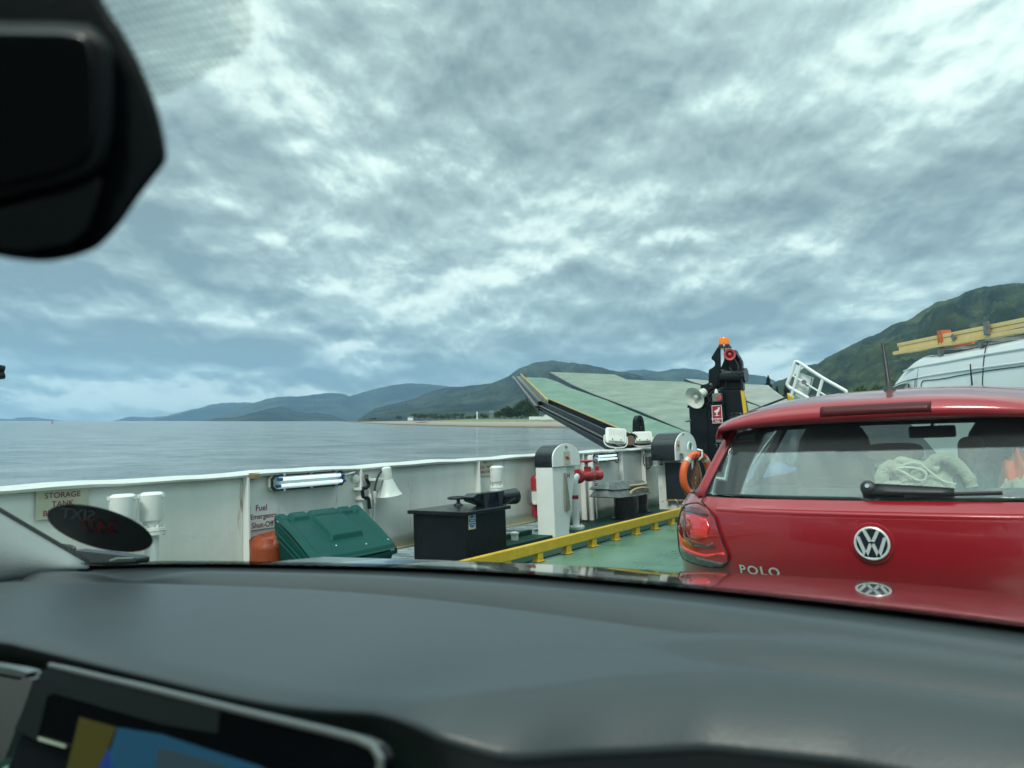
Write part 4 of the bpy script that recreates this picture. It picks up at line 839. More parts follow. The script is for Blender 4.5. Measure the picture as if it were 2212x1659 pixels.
# ---- lug and hinge pin at the ramp foot
c = A(5,1130,800,0,-6.05); t = thing("lifting_lug", (c.x,c.y,1.0), "black lifting lug with an eye and a rusty hinge pin behind the floodlights", "lifting lug")
def eye(cx, cy, cz, w, h, th, hole):
    n = 20; out = []; inn = []
    mb = MB()
    for k in range(n):
        q = k/n*2*math.pi; dx, dz = math.cos(q), math.sin(q)
        out.append((cy+dx*w*.5*(1 if dz > 0 else 1+.9*(-dz)), cz+(dz*w*.5 if dz > 0 else dz*h))); inn.append((cy+dx*hole*.6, cz+dz*hole*1.2))
    O1 = [Vector((cx+th/2,a,b)) for a,b in out]; I1 = [Vector((cx+th/2,a,b)) for a,b in inn]; O2 = [v-Vector((th,0,0)) for v in O1]; I2 = [v-Vector((th,0,0)) for v in I1]
    mb.grid([O1,I1,I2,O2,O1], close=True); return mb
e_ = A(5,1133,742,0,-6.05); mb = eye(-6.05, e_.y, e_.z, .32, .75, .09, .07); obj("lug_plate", mb, blackR, t, bevel=.01)
mb = MB(); p = A(5,1075,872,0,-6.0); mb.cyl(p+Vector((0,-.02,0)), p+Vector((.10,-.25,0)), .085, n=18); obj("pin", mb, mat("pin_brown", (.20,.13,.09), .45, col2=(.12,.08,.06), nscale=8), t, smooth=True)
mb = MB(); mb.cyl(p+Vector((-.05,.22,.02)), p+Vector((0,.0,.0)), .13, n=18); mb.bx(-6.2,-5.97,p.y+.1,p.y+1.0,.9,1.25); obj("bearing", mb, blackR, t, bevel=.01)

# ---- lifebuoy
t_ = A(13,1010,1130,1,11.9); cL = Vector((t_.x, t_.y, t_.z)); up = Vector((.05,0,1)).normalized(); ac = Vector((.82,.57,0)).normalized()
Rb = .30; t = thing("lifebuoy", cL, "orange lifebuoy with silver bands hanging on white hooks by the black tower", "lifebuoy")
ha = (A(13,1010,735,1,11.9).z-A(13,1010,1510,1,11.9).z)/2-.055; wa = .22
ac = Vector((1,0,0)); wl_ = A(13,815,1130,1,11.9).x; wr_ = A(13,1200,1100,1,11.9).x; wa = (wr_-wl_)/2-.05; cL = Vector(((wl_+wr_)/2,11.9,(A(13,1010,735,1,11.9).z+A(13,1010,1510,1,11.9).z)/2)); Rr = ha
# true circle, turned so it is seen at an angle
ang = rad(72); ac = Vector((math.cos(ang), math.sin(ang), 0))
ring = lambda q, k=1.0: cL+ac*math.sin(q)*Rr*k+up*math.cos(q)*Rr*k
mb = MB(); mb.tube([ring(k/56*6.283) for k in range(56)], .062, 16, closed=True); obj("ring", mb, orange, t, smooth=True)
for q in (-.75,.70,2.35,-2.5):
    mb = MB(); mb.tube([ring(q+d) for d in (-.10,-.05,0,.05,.10)], .0635, 16); obj("band", mb, reflt, t, smooth=True)
for q in (.05,3.35):
    mb = MB(); mb.tube([ring(q,1.26), ring(q,1.2)+Vector((.085,0,0)), ring(q,.9)+Vector((.09,0,0)), ring(q,.74)+Vector((.03,0,0))], .016, 8); obj("hook", mb, whitel, t, smooth=True)
for i, (s, q0) in enumerate((("CAL",-.28),("MAC",.30))):
    n_ = ac.cross(up); n_ = n_ if n_.x > 0 else -n_
    c = ring(q0)+n_*.066; tg = (ac*math.cos(q0)-up*math.sin(q0)).normalized(); mb = textmb(s, .095, c, tg, tg.cross(-n_)*-1 if False else (up*math.cos(q0)+ac*math.sin(q0)).normalized())
    obj("lettering", mb, maroon, t)
mb = MB(); rnd = random.Random(5)
for k in range(26):
    a = cL+Vector((rnd.uniform(-.03,.03),.0+rnd.uniform(-.03,.05),.26)); b = cL+Vector((rnd.uniform(-.10,.10),rnd.uniform(-.05,.05),-.02+rnd.uniform(-.12,.05))); c = cL+Vector((rnd.uniform(-.13,.12),rnd.uniform(-.05,.03),-.30+rnd.uniform(-.05,.05)))
    mb.tube(smoothpath([a,a.lerp(b,.5)+Vector((rnd.uniform(-.02,.02),0,0)),b,c],3), .009, 5)
for k in range(5): mb.tube([cL+Vector((math.cos(q/16*6.283)*(.10+.01*k)-.02, -.02+.012*k, -.36+math.sin(q/16*6.283)*.06)) for q in range(16)], .009, 5, closed=True)
tag(obj("rope_coil", mb, ropeb, smooth=True), "brown rope coil hanging inside the orange lifebuoy", "rope")

# ---- ramp: three long steel leaves raised over the port bow, grey-green top towards us
rd = deckdir(-241,-163,1600).normalized(); hd = Vector((rd.x,rd.y,0)).normalized(); ld = hd.cross(Vector((0,0,1))).normalized()   # ld = starboard-wards
P0 = at(U(5,1080,835), 0, -7.5); nR = rd.cross(ld).normalized(); nR = nR if nR.z > 0 else -nR
rp = lambda x, y, k=0: onpl(U(5,x,y), P0+nR*k, nR)
def leaf(name, poly, dep, t, m=rampg, th=.05):
    mb = MB(); mb.prism([rp(*q) for q in poly], -nR*th); return obj(name, mb, m, t, bevel=.01)
t = thing("ramp", P0, "raised steel vehicle ramp of three pale green leaves with black side girders over the bow", "ramp")
leaf("deck_leaf", [(240,372),(400,378),(450,393),(500,410),(560,440),(620,465),(700,492),(885,556),(1180,680),(1535,812),(1600,900),(1240,890),(1080,835),(720,665),(430,555),(415,560)], 0, t)
leaf("deck_leaf", [(430,331),(600,336),(945,350),(1045,391),(1200,398),(1500,408),(1620,432),(1750,470),(1960,560),(2110,610),(2300,680),(2100,760),(1750,860),(1535,808),(1150,642),(885,543),(780,505),(610,430)], 0, t, m=rampmid, th=.04)
leaf("deck_leaf", [(1503,384),(1600,390),(1700,400),(1960,425),(2165,436),(2195,465),(2330,560),(2420,640),(2250,690),(2110,603),(1960,545),(1800,490),(1620,425),(1560,408)], 0, t, m=rampgrey)
def girder(top, hts, name, m=blackR, w=.06, out=0):
    # vertical web hanging below an edge of a leaf
    T = [rp(*q)+ld*out for q in top]; mb = MB()
    B = [p-Vector((0,0,h)) for p, h in zip(T, hts)]
    mb.grid([[p+ld*w*.5 for p in T],[p-ld*w*.5 for p in T],[p-ld*w*.5 for p in B],[p+ld*w*.5 for p in B],[p+ld*w*.5 for p in T]])
    n = len(T); mb.add([T[0]+ld*w*.5,T[0]-ld*w*.5,B[0]-ld*w*.5,B[0]+ld*w*.5],[(0,1,2,3)]); mb.add([T[-1]+ld*w*.5,T[-1]-ld*w*.5,B[-1]-ld*w*.5,B[-1]+ld*w*.5],[(0,1,2,3)])
    return obj(name, mb, m, t)
girder([(205,357),(415,563),(430,557),(1080,835),(1150,865)], [.08,.29,.33,.48,.48], "side_girder", out=-.28)
mb = MB(); T = [rp(*q) for q in [(207,358),(415,565),(430,557),(1080,835),(1150,865)]]
mb.grid([[p-ld*.42-Vector((0,0,h-.03)) for p, h in zip(T,[.05,.15,.15,.20,.20])],[p-Vector((0,0,h)) for p, h in zip(T,[.05,.15,.15,.20,.20])],[p-Vector((0,0,h+.05)) for p, h in zip(T,[.05,.15,.15,.20,.20])],[p-ld*.42-Vector((0,0,h+.05)) for p, h in zip(T,[.05,.15,.15,.20,.20])]]); obj("girder_flange", mb, steel, t)
mb = MB(); T2 = [p-ld*.01+nR*.0 for p in T]; mb.grid([[p+nR*.04 for p in T2[2:]],[p-nR*.2 for p in T2[2:]],[p-nR*.2-ld*.03 for p in T2[2:]],[p+nR*.04-ld*.03 for p in T2[2:]],[p+nR*.04 for p in T2[2:]]]); obj("kerb_plate", mb, blackR, t)
mb = MB(); mb.grid([[p+nR*.05 for p in T2[:2]],[p-nR*.2 for p in T2[:2]],[p-nR*.2-ld*.03 for p in T2[:2]],[p+nR*.05-ld*.03 for p in T2[:2]],[p+nR*.05 for p in T2[:2]]]); obj("kerb_plate", mb, rampgrey, t)
mb = MB(); mb.tube([p+nR*.06-ld*.01 for p in T2[:2]], .020, 6); mb.tube([T2[1]+nR*.06, T2[1]-nR*.1], .018, 6); obj("yellow_edge", mb, yellowC, t)
mb = MB(); mb.tube([p+nR*.03+ld*.04 for p in T2[2:]], .016, 6); obj("yellow_edge", mb, yellow, t)
girder([(430,331),(610,432),(780,505),(885,545),(1150,644),(1535,808)], [.35,.50,.60,.62,.50,.36], "side_girder", w=.04, out=-.02)
girder([(1503,384),(1560,408),(1620,425),(1700,450)], [.12,.22,.35,.40], "side_girder", w=.04, out=-.02)
girder([(1960,545),(2110,603),(2250,665)], [.16,.16,.16], "side_girder", w=.04, out=-.02)
# yellow knuckle + black cable from the ramp's far corner
a = at(U(6,1375,870), 1, 17); b = at(U(6,940,1040), 1, 15.5); mb = MB(); mb.tube([a,b], .025, 8); obj("stay_cable", mb, blackR, t)
a = at(U(6,1380,862),1,17.0); b = at(U(6,1470,905),1,16.9); mb = MB(); mb.prism([a+Vector((0,0,.09)),b+Vector((0,0,.05)),b-Vector((0,0,.12)),a-Vector((0,0,.10))], (.0,.3,0)); obj("yellow_knuckle", mb, yellowC, t, bevel=.02)

# ---- white gangway railing behind the red car
yg = 15.5; g6 = lambda x, y, k=0: at(U(6,x,y), 1, yg+k)
t = thing("gangway_railing", g6(1420,870), "white tubular gangway railing tilted up above the red car's roof", "railing")
mb = MB(); mb.tube(smoothpath([g6(1610,880),g6(1440,782),g6(1400,757),g6(1383,730),g6(1390,700),g6(1425,620),g6(1462,500),g6(1475,484),g6(1495,486),g6(1530,505),g6(1760,655),g6(2000,790),g6(2022,810),g6(2026,832),g6(2024,900)],3), .036, 10); obj("top_tube", mb, whitel, t, smooth=True)
mb = MB(); mb.tube([g6(1525,520),g6(1500,600),g6(1425,860)], .032, 10); obj("post", mb, whitel, t, smooth=True)
mb = MB(); mb.tube([g6(1770,660),g6(1712,865),g6(1700,940)], .032, 10); obj("post", mb, whitel, t, smooth=True)
mb = MB(); mb.tube([g6(1425,625),g6(1560,705),g6(1800,852)], .018, 8); obj("mid_tube", mb, whitel, t, smooth=True)
mb = MB(); mb.prism([g6(1512,597,.12),g6(1670,655,.12),g6(1605,868,.12),g6(1570,900,.12),g6(1445,905,.12)], (0,.03,0)); obj("panel", mb, signw, t)
mb = MB(); mb.prism([g6(1643,660,.05),g6(1650,664,.05),g6(1610,862,.05),g6(1601,858,.05)], (0,.03,0)); obj("grey_strip", mb, steel, t)
for x_ in (1480,1495,1508):
    mb = MB(); mb.tube([g6(x_,480+(x_-1475)*.65), g6(x_+6,484+(x_-1475)*.65)], .038, 8); obj("black_tape", mb, blackPl, t)
mb = MB(); mb.lathe(g6(1560,703,-.05), (0,1,0), [(0,.045),(.06,.045)], 8); mb.tube([g6(1575,715,-.05),g6(1600,745,-.03),g6(1615,742,-.03)], .018, 6); obj("latch", mb, steel, t)

# ---- black ramp tower
yt = 14.0; T6 = lambda x, y, k=0: at(U(6,x,y), 1, yt+k)
def slab(name, r, pts, y, th, m, par, bevel=.015): mb = MB(); mb.prism([at(U(r,*q),1,y) for q in pts], (0,th,0)); return obj(name, mb, m, par, bevel=bevel)
c = T6(600,1250); t = thing("ramp_tower", (c.x,14.3,0), "tall black steel ramp tower with equipment boxes behind the lifebuoy", "tower")
mb = MB(); a = T6(310,985); b = T6(545,985); mb.bx(a.x,b.x,yt,yt+.5,.0,a.z); obj("cabinet", mb, blackR, t, bevel=.012)
mb = MB(); z_ = T6(310,975).z; mb.bx(a.x-.02,T6(690,960).x,yt-.03,yt+.5,z_-.02,z_+.035); obj("cabinet_top", mb, blackP, t, bevel=.008)
slab("cabinet_door", 6, [(316,992),(505,985),(520,1540),(335,1540)], yt-.035, .03, blackR, t)
for y_ in (1040,1440): mb = MB(); q = T6(500,y_,-.04); mb.cyl(q, q+Vector((0,0,.12)), .018); obj("hinge", mb, blackR, t)
mb = MB(); mb.tube([T6(330,1122,-.05),T6(285,1130,-.12),T6(270,1126,-.12)], .02, 8); obj("door_handle", mb, steel, t)
mb = MB(); p_ = [(545,978),(690,930),(720,1750),(560,1750)]; slab("cabinet_side", 6, p_, yt+.0, .06, blackR, t)
slab("column", 6, [(478,795),(872,793),(902,900),(945,1130),(960,1900),(560,1900),(470,960)], yt+.12, .22, blackR, t)
mb = MB(); mb.prism([T6(*q,.10) for q in [(873,793),(907,797),(940,1050),(930,1085),(910,1085)]], (0,.05,0)); obj("yellow_edge", mb, yellowC, t)
# bolted access plate
mb = MB(); q = [T6(*k,.09) for k in [(735,1060),(760,1036),(850,1030),(890,1045),(905,1075),(930,1420),(750,1420)]]; mb.prism(q, (0,.04,0)); obj("access_plate", mb, blackP, t, bevel=.01)
for k in [(752,1065),(795,1052),(845,1050),(882,1068),(748,1110),(750,1155),(752,1205),(890,1110)]:
    mb = MB(); mb.lathe(T6(*k,.05), (0,1,0), [(0,.014),(.035,.02)], 6); obj("bolt", mb, blackR, t)
slab("head_block", 6, [(435,735),(550,715),(565,735),(570,800),(435,800)], yt+.0, .2, blackR, t)
slab("left_cheek", 6, [(617,330),(650,332),(655,565),(600,790),(520,790),(524,570),(575,540),(592,520),(592,490),(575,466),(553,458),(555,430)], yt+.05, .05, blackR, t)
slab("middle_strut", 6, [(688,340),(704,340),(722,792),(706,792)], yt+.10, .03, blackR, t)
slab("inner_plate", 6, [(652,560),(690,470),(700,792),(600,792)], yt+.35, .04, blackP, t)
slab("right_cheek", 6, [(722,372),(735,350),(770,360),(793,352),(815,352),(830,385),(858,430),(880,470),(885,500),(900,795),(640,795),(650,560),(700,440)], yt+.20, .14, blackR, t, bevel=.02)
slab("cheek_flange", 6, [(815,350),(832,392),(862,432),(884,470),(890,520),(903,795),(880,795),(868,520),(850,450),(800,395)], yt+.08, .08, blackP, t)
mb = MB(); q = T6(660,640,.2); mb.cyl(q, q+Vector((.5,0,-.02)), .14, n=18); obj("sheave_drum", mb, blackP, t, smooth=True)
mb = MB(); q = T6(530,760,-.02); mb.lathe(q, (0,1,0), [(0,.05),(.02,.09),(.05,.09)], 12); obj("pin_boss", mb, blackR, t)
slab("grey_box", 6, [(603,1300),(668,1300),(668,1365),(603,1365)], yt-.10, .09, steel, t)
for q in ((610,1400),(648,1400)): mb = MB(); mb.tube(smoothpath([T6(q[0]-8,q[1]-22,-.03),T6(q[0]+8,q[1]-10,-.09),T6(q[0]+4,q[1]+12,-.06)]), .012, 6); obj("hook", mb, steel, t)
mb = MB(); mb.tube(smoothpath([T6(685,768,-.02),T6(610,790,-.05),T6(540,830,-.05),T6(520,880,-.05),T6(575,930,-.03)]), .014, 6); obj("cable", mb, rubber, t)
mb = MB(); mb.tube(smoothpath([T6(640,800,-.02),T6(560,860,-.06),T6(520,930,-.05),T6(480,945,-.03)]), .014, 6); obj("cable", mb, rubber, t)
mb = MB(); mb.box(T6(622,873,-.05), (.17,.12,.16)); o = obj("switch_box", mb, steel, t, bevel=.01)
mb = MB(); mb.lathe(T6(648,874,-.11), (0,-1,0), [(0,.05),(.04,.05)], 12); obj("red_button", mb, pinkred, o)
mb = MB(); mb.lathe(T6(610,825,-.05), (0,0,1), [(0,.04),(.05,.03),(.08,.02)], 10); obj("gland", mb, signw, o)
# emergency stop sign
a = T6(553,960,-.06); b = T6(662,960,-.06); c_ = T6(555,1155,-.06); w = b.x-a.x; h = a.z-c_.z; cc = Vector(((a.x+b.x)/2+.01, a.y, (a.z+c_.z)/2))
s_ = thing("emergency_stop_sign", cc, "red and white emergency stop sign on the black tower", "sign")
mb = MB(); mb.box(cc, (w,.008,h)); obj("border", mb, signw, s_)
mb = MB(); mb.box(cc-Vector((0,.006,0)), (w*.88,.004,h*.93)); obj("red_panel", mb, redl, s_)
mb = textmb("Emergency\nStop", .05, cc+Vector((0,-.0095,0)), (1,0,0), (0,0,1)); zc = sum(v.z for v in mb.v)/len(mb.v)
for v in mb.v: v.z += cc.z-h*.30-zc
obj("lettering", mb, whitel, s_)
S_ = lambda x, y: cc+Vector((x*w,-.010,y*h))
mb = MB(); mb.prism([S_(*q) for q in [(-.28,.13),(-.20,.20),(-.02,.25),(.10,.28),(.16,.38),(.30,.40),(.30,.28),(.22,.16),(.10,.11),(-.10,.10)]], (0,-.002,0)); obj("hand_symbol", mb, whitel, s_)
mb = MB(); mb.prism([S_(*q) for q in [(-.06,.09),(.06,.09),(.10,.05),(.04,.02),(.04,-.05),(.14,-.08),(.12,-.10),(-.12,-.10),(-.14,-.08),(-.04,-.05),(-.04,.02),(-.10,.05)]], (0,-.002,0)); obj("button_symbol", mb, whitel, s_)
mb = MB(); mb.box(S_(0,-.07), (w*.7,.003,h*.012)); obj("line_symbol", mb, whitel, s_)
# beacon
q = T6(697,340,.15); zt1 = T6(697,220,.15).z; h = zt1-q.z; t = thing("beacon", q, "amber flashing beacon on top of the black tower", "beacon")
mb = MB(); mb.lathe(q, (0,0,1), [(0,.14),(.03,.14),(.035,.12),(h*.36,.105)], 20); obj("base", mb, blackP, t, smooth=True)
mb = MB(); mb.lathe(q+Vector((0,0,h*.36)), (0,0,1), [(0,.105),(h*.10,.108),(h*.11,.10),(h*.3,.10),(h*.31,.098),(h*.55,.095),(h*.63,.088),(h*.64,.06)], 20); obj("dome", mb, amber, t, smooth=True)
# siren
q = T6(755,403,-.0); ax = Vector((.35,-.9,-.1)); t = thing("siren", q, "small red round siren near the top of the black tower", "siren")
mb = MB(); mb.lathe(q-ax.normalized()*.10, ax, [(-.08,.06),(-.07,.095),(.10,.10),(.12,.115),(.14,.11),(.13,.075),(.05,.06)], 20); mb.lathe(q-ax.normalized()*.05, ax, [(0,.04),(.08,.035),(.10,.01)], 12); obj("body", mb, pinkred, t, smooth=True)
mb = MB(); mb.tube(smoothpath([q+Vector((.05,.05,-.05)),q+Vector((.16,-.02,-.25)),q+Vector((.10,-.05,-.38)),q+Vector((-.02,0,-.25))]), .012, 6); obj("cable", mb, rubber, t)
# horn speaker on tower
f = T6(372,878,-.25); bk = T6(480,812,.05); ax = (f-bk); Ln = ax.length; t = thing("horn_loudspeaker", bk, "white round horn loudspeaker on the black tower cabinet pointing left", "loudspeaker")
mb = MB(); mb.lathe(bk, ax, [(0,.05),(.01,.085),(Ln*.25,.09),(Ln*.27,.07),(Ln*.55,.085),(Ln*.85,.16),(Ln,.215),(Ln*.985,.205),(Ln*.8,.12),(Ln*.6,.06)], 28); obj("bell", mb, hornc, t, smooth=True)
mb = MB(); mb.lathe(bk+ax*.6, ax, [(0,.04),(Ln*.30,.045),(Ln*.34,.03)], 14); obj("phase_plug", mb, hornc, t, smooth=True)
mb = MB(); mb.tube([T6(460,835,-.02),T6(440,900,-.02),T6(425,955,-.0)], .022, 6); mb.tube([T6(460,835,-.02),T6(470,950,-.0)], .022, 6); obj("bracket", mb, blackR, t)
# dark two-pronged fitting at the far left, outside the bulwark
t = thing("davit_arm", at((-12,800),1,1.2), "dark two-pronged davit arm reaching in at the left edge of the photo", "davit")
pt_ = lambda x, y: at((x,y), 0, -6.3)
mb = MB(); mb.tube([pt_(8,798),pt_(-6,795),pt_(-40,800)], .03, 8); obj("prong", mb, blackR, t); mb = MB(); mb.tube([pt_(8,810),pt_(-5,812),pt_(-40,806)], .03, 8); obj("prong", mb, blackR, t)
mb = MB(); q = pt_(-45,803); mb.tube([q, Vector((q.x+.1,q.y,.9))], .05, 8); mb.tube([Vector((q.x+.1,q.y,1.02)), Vector((-5.9,q.y,1.02))], .04, 8); obj("post", mb, blackR, t)

# ================================================================== RED HATCHBACK (rear seen ahead)
YB = 2.75; XC = float(A(7,1290,1065,1,YB).x)
def bow(x): a = min(abs(x)/.8, 1.04); return .08*a*a+.24*a**6
def lerp_tab(tab, z):
    return float(np.interp(z, [t_[0] for t_ in tab], [t_[1] for t_ in tab]))
YR = [(.2,.10),(.42,.0),(.60,.005),(.70,.045),(.74,.04),(.80,.012),(.90,.0),(.985,.004),(1.0,.014),(1.03,.05),(1.04,.06)]
WR = [(.2,.74),(.45,.80),(.62,.825),(.75,.83),(.90,.825),(.98,.805),(1.03,.785)]
def prear(x, z): return lerp_tab(YR, z)+bow(x)
def pglass(x, z): return .065+(z-1.04)/.27*.20+bow(x)
L0 = Vector((XC, YB, 0))
def drape(poly, f, off=0.006, th=.004, step=.03):     # polygon in (x,z) wrapped onto the surface y=f(x,z)
    bm = bmesh.new(); vs = [bm.verts.new((x,0,z)) for x, z in poly]; bm.faces.new(vs)
    xs_ = [p[0] for p in poly]; zs_ = [p[1] for p in poly]
    v = math.floor(min(xs_)/step)*step+step
    while v < max(xs_): bmesh.ops.bisect_plane(bm, geom=bm.verts[:]+bm.edges[:]+bm.faces[:], plane_co=(v,0,0), plane_no=(1,0,0)); v += step
    v = math.floor(min(zs_)/step)*step+step
    while v < max(zs_): bmesh.ops.bisect_plane(bm, geom=bm.verts[:]+bm.edges[:]+bm.faces[:], plane_co=(0,0,v), plane_no=(0,0,1)); v += step
    bm.verts.ensure_lookup_table(); bm.verts.index_update(); mb = MB()
    top = [Vector((q.co.x, f(q.co.x,q.co.z)-off, q.co.z))+L0 for q in bm.verts]; bot = [p+Vector((0,th,0)) for p in top]; n = len(top)
    fs = [tuple(q.index for q in fc.verts) for fc in bm.faces]; fs2 = [tuple(n+i for i in fc[::-1]) for fc in fs]; sd_ = []
    for e in bm.edges:
        if len(e.link_faces) == 1: a, b = e.verts[0].index, e.verts[1].index; sd_.append((a,b,n+b,n+a))
    mb.add(top+bot, fs+fs2+sd_); bm.free(); return mb
mirx = lambda poly: [(-x,z) for x, z in poly][::-1]
car = thing("red_car", (XC, YB+1.9, 0), "red hatchback parked directly ahead, seen from behind with clothes on its rear shelf", "car")
# lower body: plan rings lofted upward
def ring_(z):
    w = lerp_tab(WR, z); pts = []
    for k in range(41): x = -w+2*w*k/40; pts.append(Vector((x, prear(x/w*.8 if abs(x) > 0 else 0, z), z)))
    yf_ = 3.75 if z < .75 else 3.75-(z-.75)*1.6
    for k in range(1,25): y = .32+lerp_tab(YR,z)+(yf_-.3)*k/25; pts.append(Vector((w, y, z)))
    for k in range(21): x = w-2*w*k/20; pts.append(Vector((x, yf_+.18*(1-(x/w)**4), z)))
    for k in range(24,0,-1): y = .32+lerp_tab(YR,z)+(yf_-.3)*k/25; pts.append(Vector((-w, y, z)))
    return [p+L0 for p in pts]
zs = [.18,.22,.30,.38,.44,.52,.58,.62,.68,.72,.76,.80,.85,.90,.94,.975,.985,.995,1.005,1.02,1.035]
mb = MB(); mb.grid([ring_(z) for z in zs], close=True); obj("body", mb, polo, car, smooth="full")
# belt-line infill ahead of the windscreen (bonnet)
mb = MB(); rows = []
for j in range(12):
    y = 2.75+1.15*j/11; zz_ = 1.03-.02*j-.02*(j/11)**2*8*.9; rows.append([L0+Vector((x*(.78-.012*j), y-.1*(x*x), zz_-.05*x**4)) for x in [i/8-1 for i in range(17)]])
mb.grid(rows); obj("bonnet", mb, polo, car, smooth="full", solid=.01)
# roof with spoiler: sections across
def roofsec(x):
    a = abs(x)/.56; d = .055*a**3; b = bow(x)
    prof = [(.285,1.305-d*.15),(.20,1.312-d*.25),(.150,1.322-d*.4),(.145,1.335-d*.5),(.150,1.352-d*.7),(.175,1.378-d),(.215,1.392-d),(.23,1.3915-d),(.30,1.404-d),(.50,1.428-d),(.85,1.450-d),(1.3,1.456-d*.9),(1.8,1.44-d*.9),(2.15,1.405-d*.9),(2.45,1.36-d*.8)]
    out = []
    for i, (y, z) in enumerate(prof): out.append(L0+Vector((x, y+b*max(0,1-max(0,y-.15)/.8), z)))
    return out
xsr = [-.585+1.17*i/48 for i in range(49)]
secs = [roofsec(x) for x in xsr]
for s_ in (0,-1):   # turn the edges down to the drip rail
    e_ = [Vector((p.x+(.012 if s_ else -.012), p.y, p.z-.035)) for p in secs[s_]]
    secs = [e_]+secs if s_ == 0 else secs+[e_]
mb = MB(); mb.grid(secs); obj("roof", mb, polo, car, smooth="full", solid=.006)
# seam across the roof behind the spoiler
mb = MB(); mb.tube([roofsec(x)[7]+Vector((0,0,.002)) for x in xsr[2:-2]], .0022, 5); obj("roof_seam", mb, gap, car)
# rear glass
gb_l = [(-.635,1.045),(-.33,1.040),(0,1.037),(.33,1.040),(.635,1.045),(.60,1.14),(.535,1.285),(.40,1.312),(0,1.318),(-.40,1.312),(-.535,1.285),(-.60,1.14)]
mb = drape(gb_l, pglass, .004, .004, .05); gl = obj("rear_window", mb, glassP, car, smooth="full")
inn = [(-.50,1.095),(-.47,1.078),(0,1.074),(.47,1.078),(.50,1.095),(.475,1.20),(.43,1.278),(.36,1.290),(0,1.295),(-.36,1.290),(-.43,1.278),(-.475,1.20)]
mb = MB(); n = 12
O_ = [L0+Vector((x,pglass(x,z)+.003,z)) for x, z in gb_l]
def dense(poly, k=8): return [(poly[i][0]+(poly[(i+1)%len(poly)][0]-poly[i][0])*j/k, poly[i][1]+(poly[(i+1)%len(poly)][1]-poly[i][1])*j/k) for i in range(len(poly)) for j in range(k)]
for f_ in (1,):
    A_, B_2 = dense(gb_l), dense(inn); rows = []
    for k in range(5): rows.append([L0+Vector((a[0]+(b[0]-a[0])*k/4, pglass(a[0]+(b[0]-a[0])*k/4, a[1]+(b[1]-a[1])*k/4)+.014, a[1]+(b[1]-a[1])*k/4)) for a, b in zip(A_,B_2)])
    mb.grid(rows, close=True)
obj("window_border", mb, mat("window_frit", (.010,.020,.022), .35), gl)
# C pillars and sides of the glasshouse
for s in (-1,1):
    def sd3(y, z):   # side of the glasshouse
        k = (z-1.035)/.325; return L0+Vector((s*(.785-.19*k-.01), y, z))
    mb = MB(); Gp = lambda x, z: L0+Vector((s*x, pglass(x,z)-.002, z))
    rows = []
    for k in range(9):
        z = 1.035+.29*k/8; kk = k/8; xi = .635+(.535-.635)*min(1,(z-1.045)/.24)
        a = Gp(xi, z); m_ = L0+Vector((s*(xi+.055), pglass(xi,z)+.035, z)); m2_ = sd3(.36+.28*kk+.05, z); c_ = sd3(.62+.18*kk, z); rows.append([a, m_, m2_, c_])
    mb.grid(rows); obj("rear_pillar", mb, polo, car, smooth="full", solid=.004)
    mb = MB(); mb.tube([Gp(.635+(.535-.635)*k/6+.003, 1.045+.24*k/6)-Vector((0,.004,0)) for k in range(7)], .0035, 5); obj("tailgate_gap", mb, gap, car)
    mb = MB(); mb.prism([sd3(1.20,1.03),sd3(1.30,1.03),sd3(1.30,1.37),sd3(1.24,1.37)], (-s*.03,0,0)); obj("door_pillar", mb, inter, car)
    mb = MB(); mb.prism([sd3(2.62,1.03),sd3(2.70,1.03),sd3(2.35,1.37),sd3(2.25,1.37)], (-s*.03,0,0)); obj("front_pillar", mb, polo, car)
    mb = MB(); mb.prism([sd3(.62,1.03),sd3(2.65,1.03),sd3(2.3,1.355),sd3(.80,1.355)], (-s*.003,0,0)); obj("side_window", mb, glassS, car)
    mb = MB(); mb.tube([sd3(.78,1.355),sd3(1.3,1.375),sd3(2.3,1.36)], .018, 6); obj("door_frame", mb, polo, car)
    mb = MB(); mb.tube(smoothpath([sd3(.95,1.05)+Vector((-s*.03,0,0)), sd3(1.02,1.18)+Vector((-s*.03,0,0)), sd3(1.12,1.30)+Vector((-s*.03,0,0))]), .008, 6); obj("seat_belt", mb, reflt if s < 0 else inter, car)
mb = MB(); mb.prism([L0+Vector(p) for p in [(-.70,2.75,1.03),(.70,2.75,1.03),(.56,2.42,1.36),(-.56,2.42,1.36)]], (0,.004,0)); obj("windscreen", mb, glassS, car)
